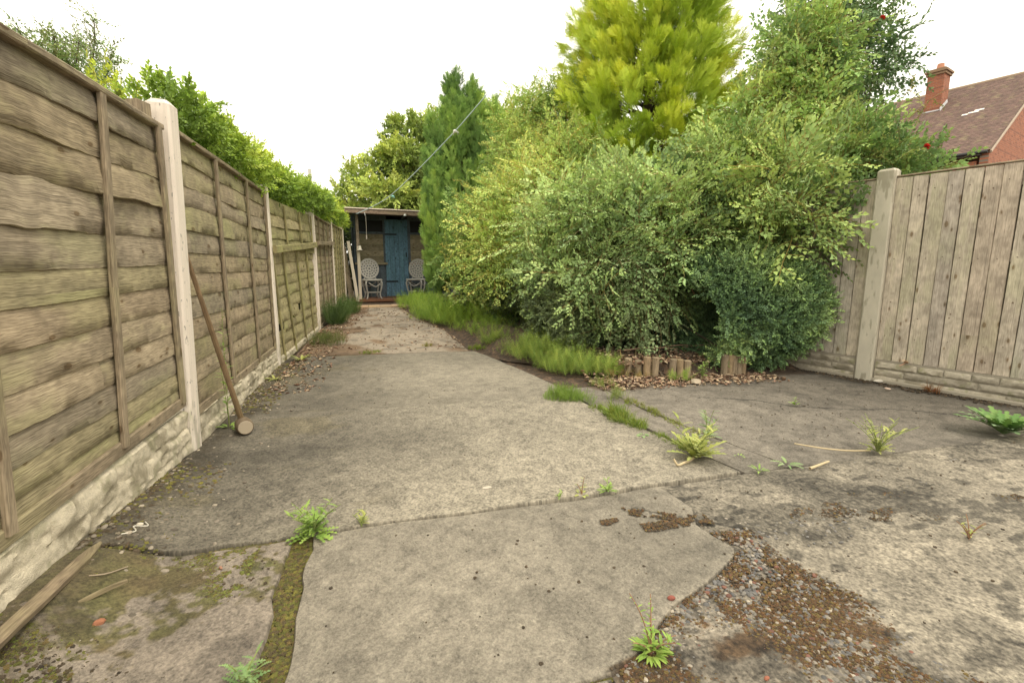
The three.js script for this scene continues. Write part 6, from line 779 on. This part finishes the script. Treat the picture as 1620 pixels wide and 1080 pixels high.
{ // mallet leaning on the fence
  const g = thing('mallet', 'long-handled wooden mallet leaning against the fence beside the near white post', 'mallet', [-0.665, 0, -2.55]);
  const hw = wood(featherMap, featherBump, [0.42, 0.31, 0.2]), a = V(-0.005, 0.05, -0.02), b = V(-0.135, 0.9, 0.12), L = a.distanceTo(b);
  const h = mesh('handle', up(sweep(steps(-0.03, L, 8), (x) => Array.from({ length: 10 }, (_, k) => { const q = (k / 10) * 6.2832, w = 0.0115 + 0.0015 * Math.sin(x * 6) + (x < 0.12 ? 0.002 : 0); return [Math.cos(q) * w, Math.sin(q) * w * 0.9]; }), 0.6)), hw, g); h.position.copy(a); h.quaternion.setFromUnitVectors(V(0, 1, 0), b.clone().sub(a).normalize());
  const hd = mesh('head', new THREE.LatheGeometry([[0, -0.062], [0.03, -0.062], [0.036, -0.056], [0.04, 0], [0.037, 0.056], [0.031, 0.063], [0, 0.063]].map((p) => new THREE.Vector2(...p)), 20), wood(lapMap, lapBump, [0.62, 0.55, 0.5]), g); hd.position.set(0.005, 0.042, 0.0); hd.rotation.set(Math.PI / 2 - 0.1, 0, -0.35);
  mesh('head_face', new THREE.CylinderGeometry(0.031, 0.033, 0.004, 20).translate(0, 0.065, 0), mat([0.34, 0.28, 0.2]), hd);
}
{ // fallen timber, stick and string at the bottom left
  const pm = wood(lapMap, lapBump, [0.72, 0.66, 0.62]), a = V(-0.765, 0.055, -1.47), b = V(-0.735, 0.1, -0.98), L = a.distanceTo(b), p = mesh('timber_plank', sweep(steps(0, L, 12), (x) => { const k = x < 0.06 ? 0.25 + 0.75 * (x / 0.06) : 1; return chamf(0.026 * k + 0.003 * vn(x * 20, 2), 0.02, 0.003).map(([y, z]) => [y - 0.015 * k, z]); }, 0.4, 2, 1), pm); p.position.copy(a); const x = b.clone().sub(a).normalize(), z = V(0.3, 1, 0); z.addScaledVector(x, -z.dot(x)).normalize(); p.quaternion.setFromRotationMatrix(new THREE.Matrix4().makeBasis(x, z.clone().cross(x), z)); tag(p, 'fallen grey timber batten lying along the gravel board at the bottom left', 'timber');
  tag(mesh('stick', sweep(steps(0, 0.095, 6), (q) => { const k = Math.sin(Math.PI * clamp(0.15 + q * 8, 0, 1)) * 0.4 + 0.6; return chamf(0.012 * k, 0.006, 0.001); }, 0.4), pm), 'thin flat splinter of wood beside the fallen batten', 'stick').position.set(-0.7, gnd(-0.68, -1.25) + 0.008, -1.24);
  scene.getObjectByName('stick').rotation.y = 0.75;
  tag(mesh('twig', tube([[-0.72, 0.008, -1.33], [-0.69, 0.014, -1.34], [-0.665, 0.008, -1.39]].map((q) => V(q[0], q[1] + gnd(q[0], q[2]), q[2])), 0.002, 0.0015, 5), mat([0.35, 0.28, 0.2])), 'curved thin twig between the fallen batten and the splinter', 'twig');
  tag(mesh('string', tube([[-0.74, 0.006, -1.535], [-0.715, 0.007, -1.56], [-0.73, 0.007, -1.585], [-0.7, 0.006, -1.6], [-0.715, 0.006, -1.62]].map((q) => V(q[0], q[1] + gnd(q[0], q[2]), q[2])), 0.0017, 0.0015, 5, 24), mat([0.72, 0.68, 0.58])), 'short bit of white string curled on the concrete', 'string');
  const r = rng(12); for (const [i, lab] of [[0, 'thin dead twig lying under the arching shrub, left of centre'], [1, 'thin dead twig lying across the mulch behind the middle log stakes'], [2, 'thin dead twig at the foot of the dark boxy bush']]) tag(mesh('twig', tube([V(1.95 + i * 0.28, 0.14, -3.45), V(2.15 + i * 0.28, 0.16 + 0.02 * r(), -3.4), V(2.4 + i * 0.25, 0.15, -3.35 - 0.1 * r())], 0.006, 0.003, 5), mat([0.26, 0.17, 0.11])), lab, 'twig');
}
renderer.render(scene, camera);
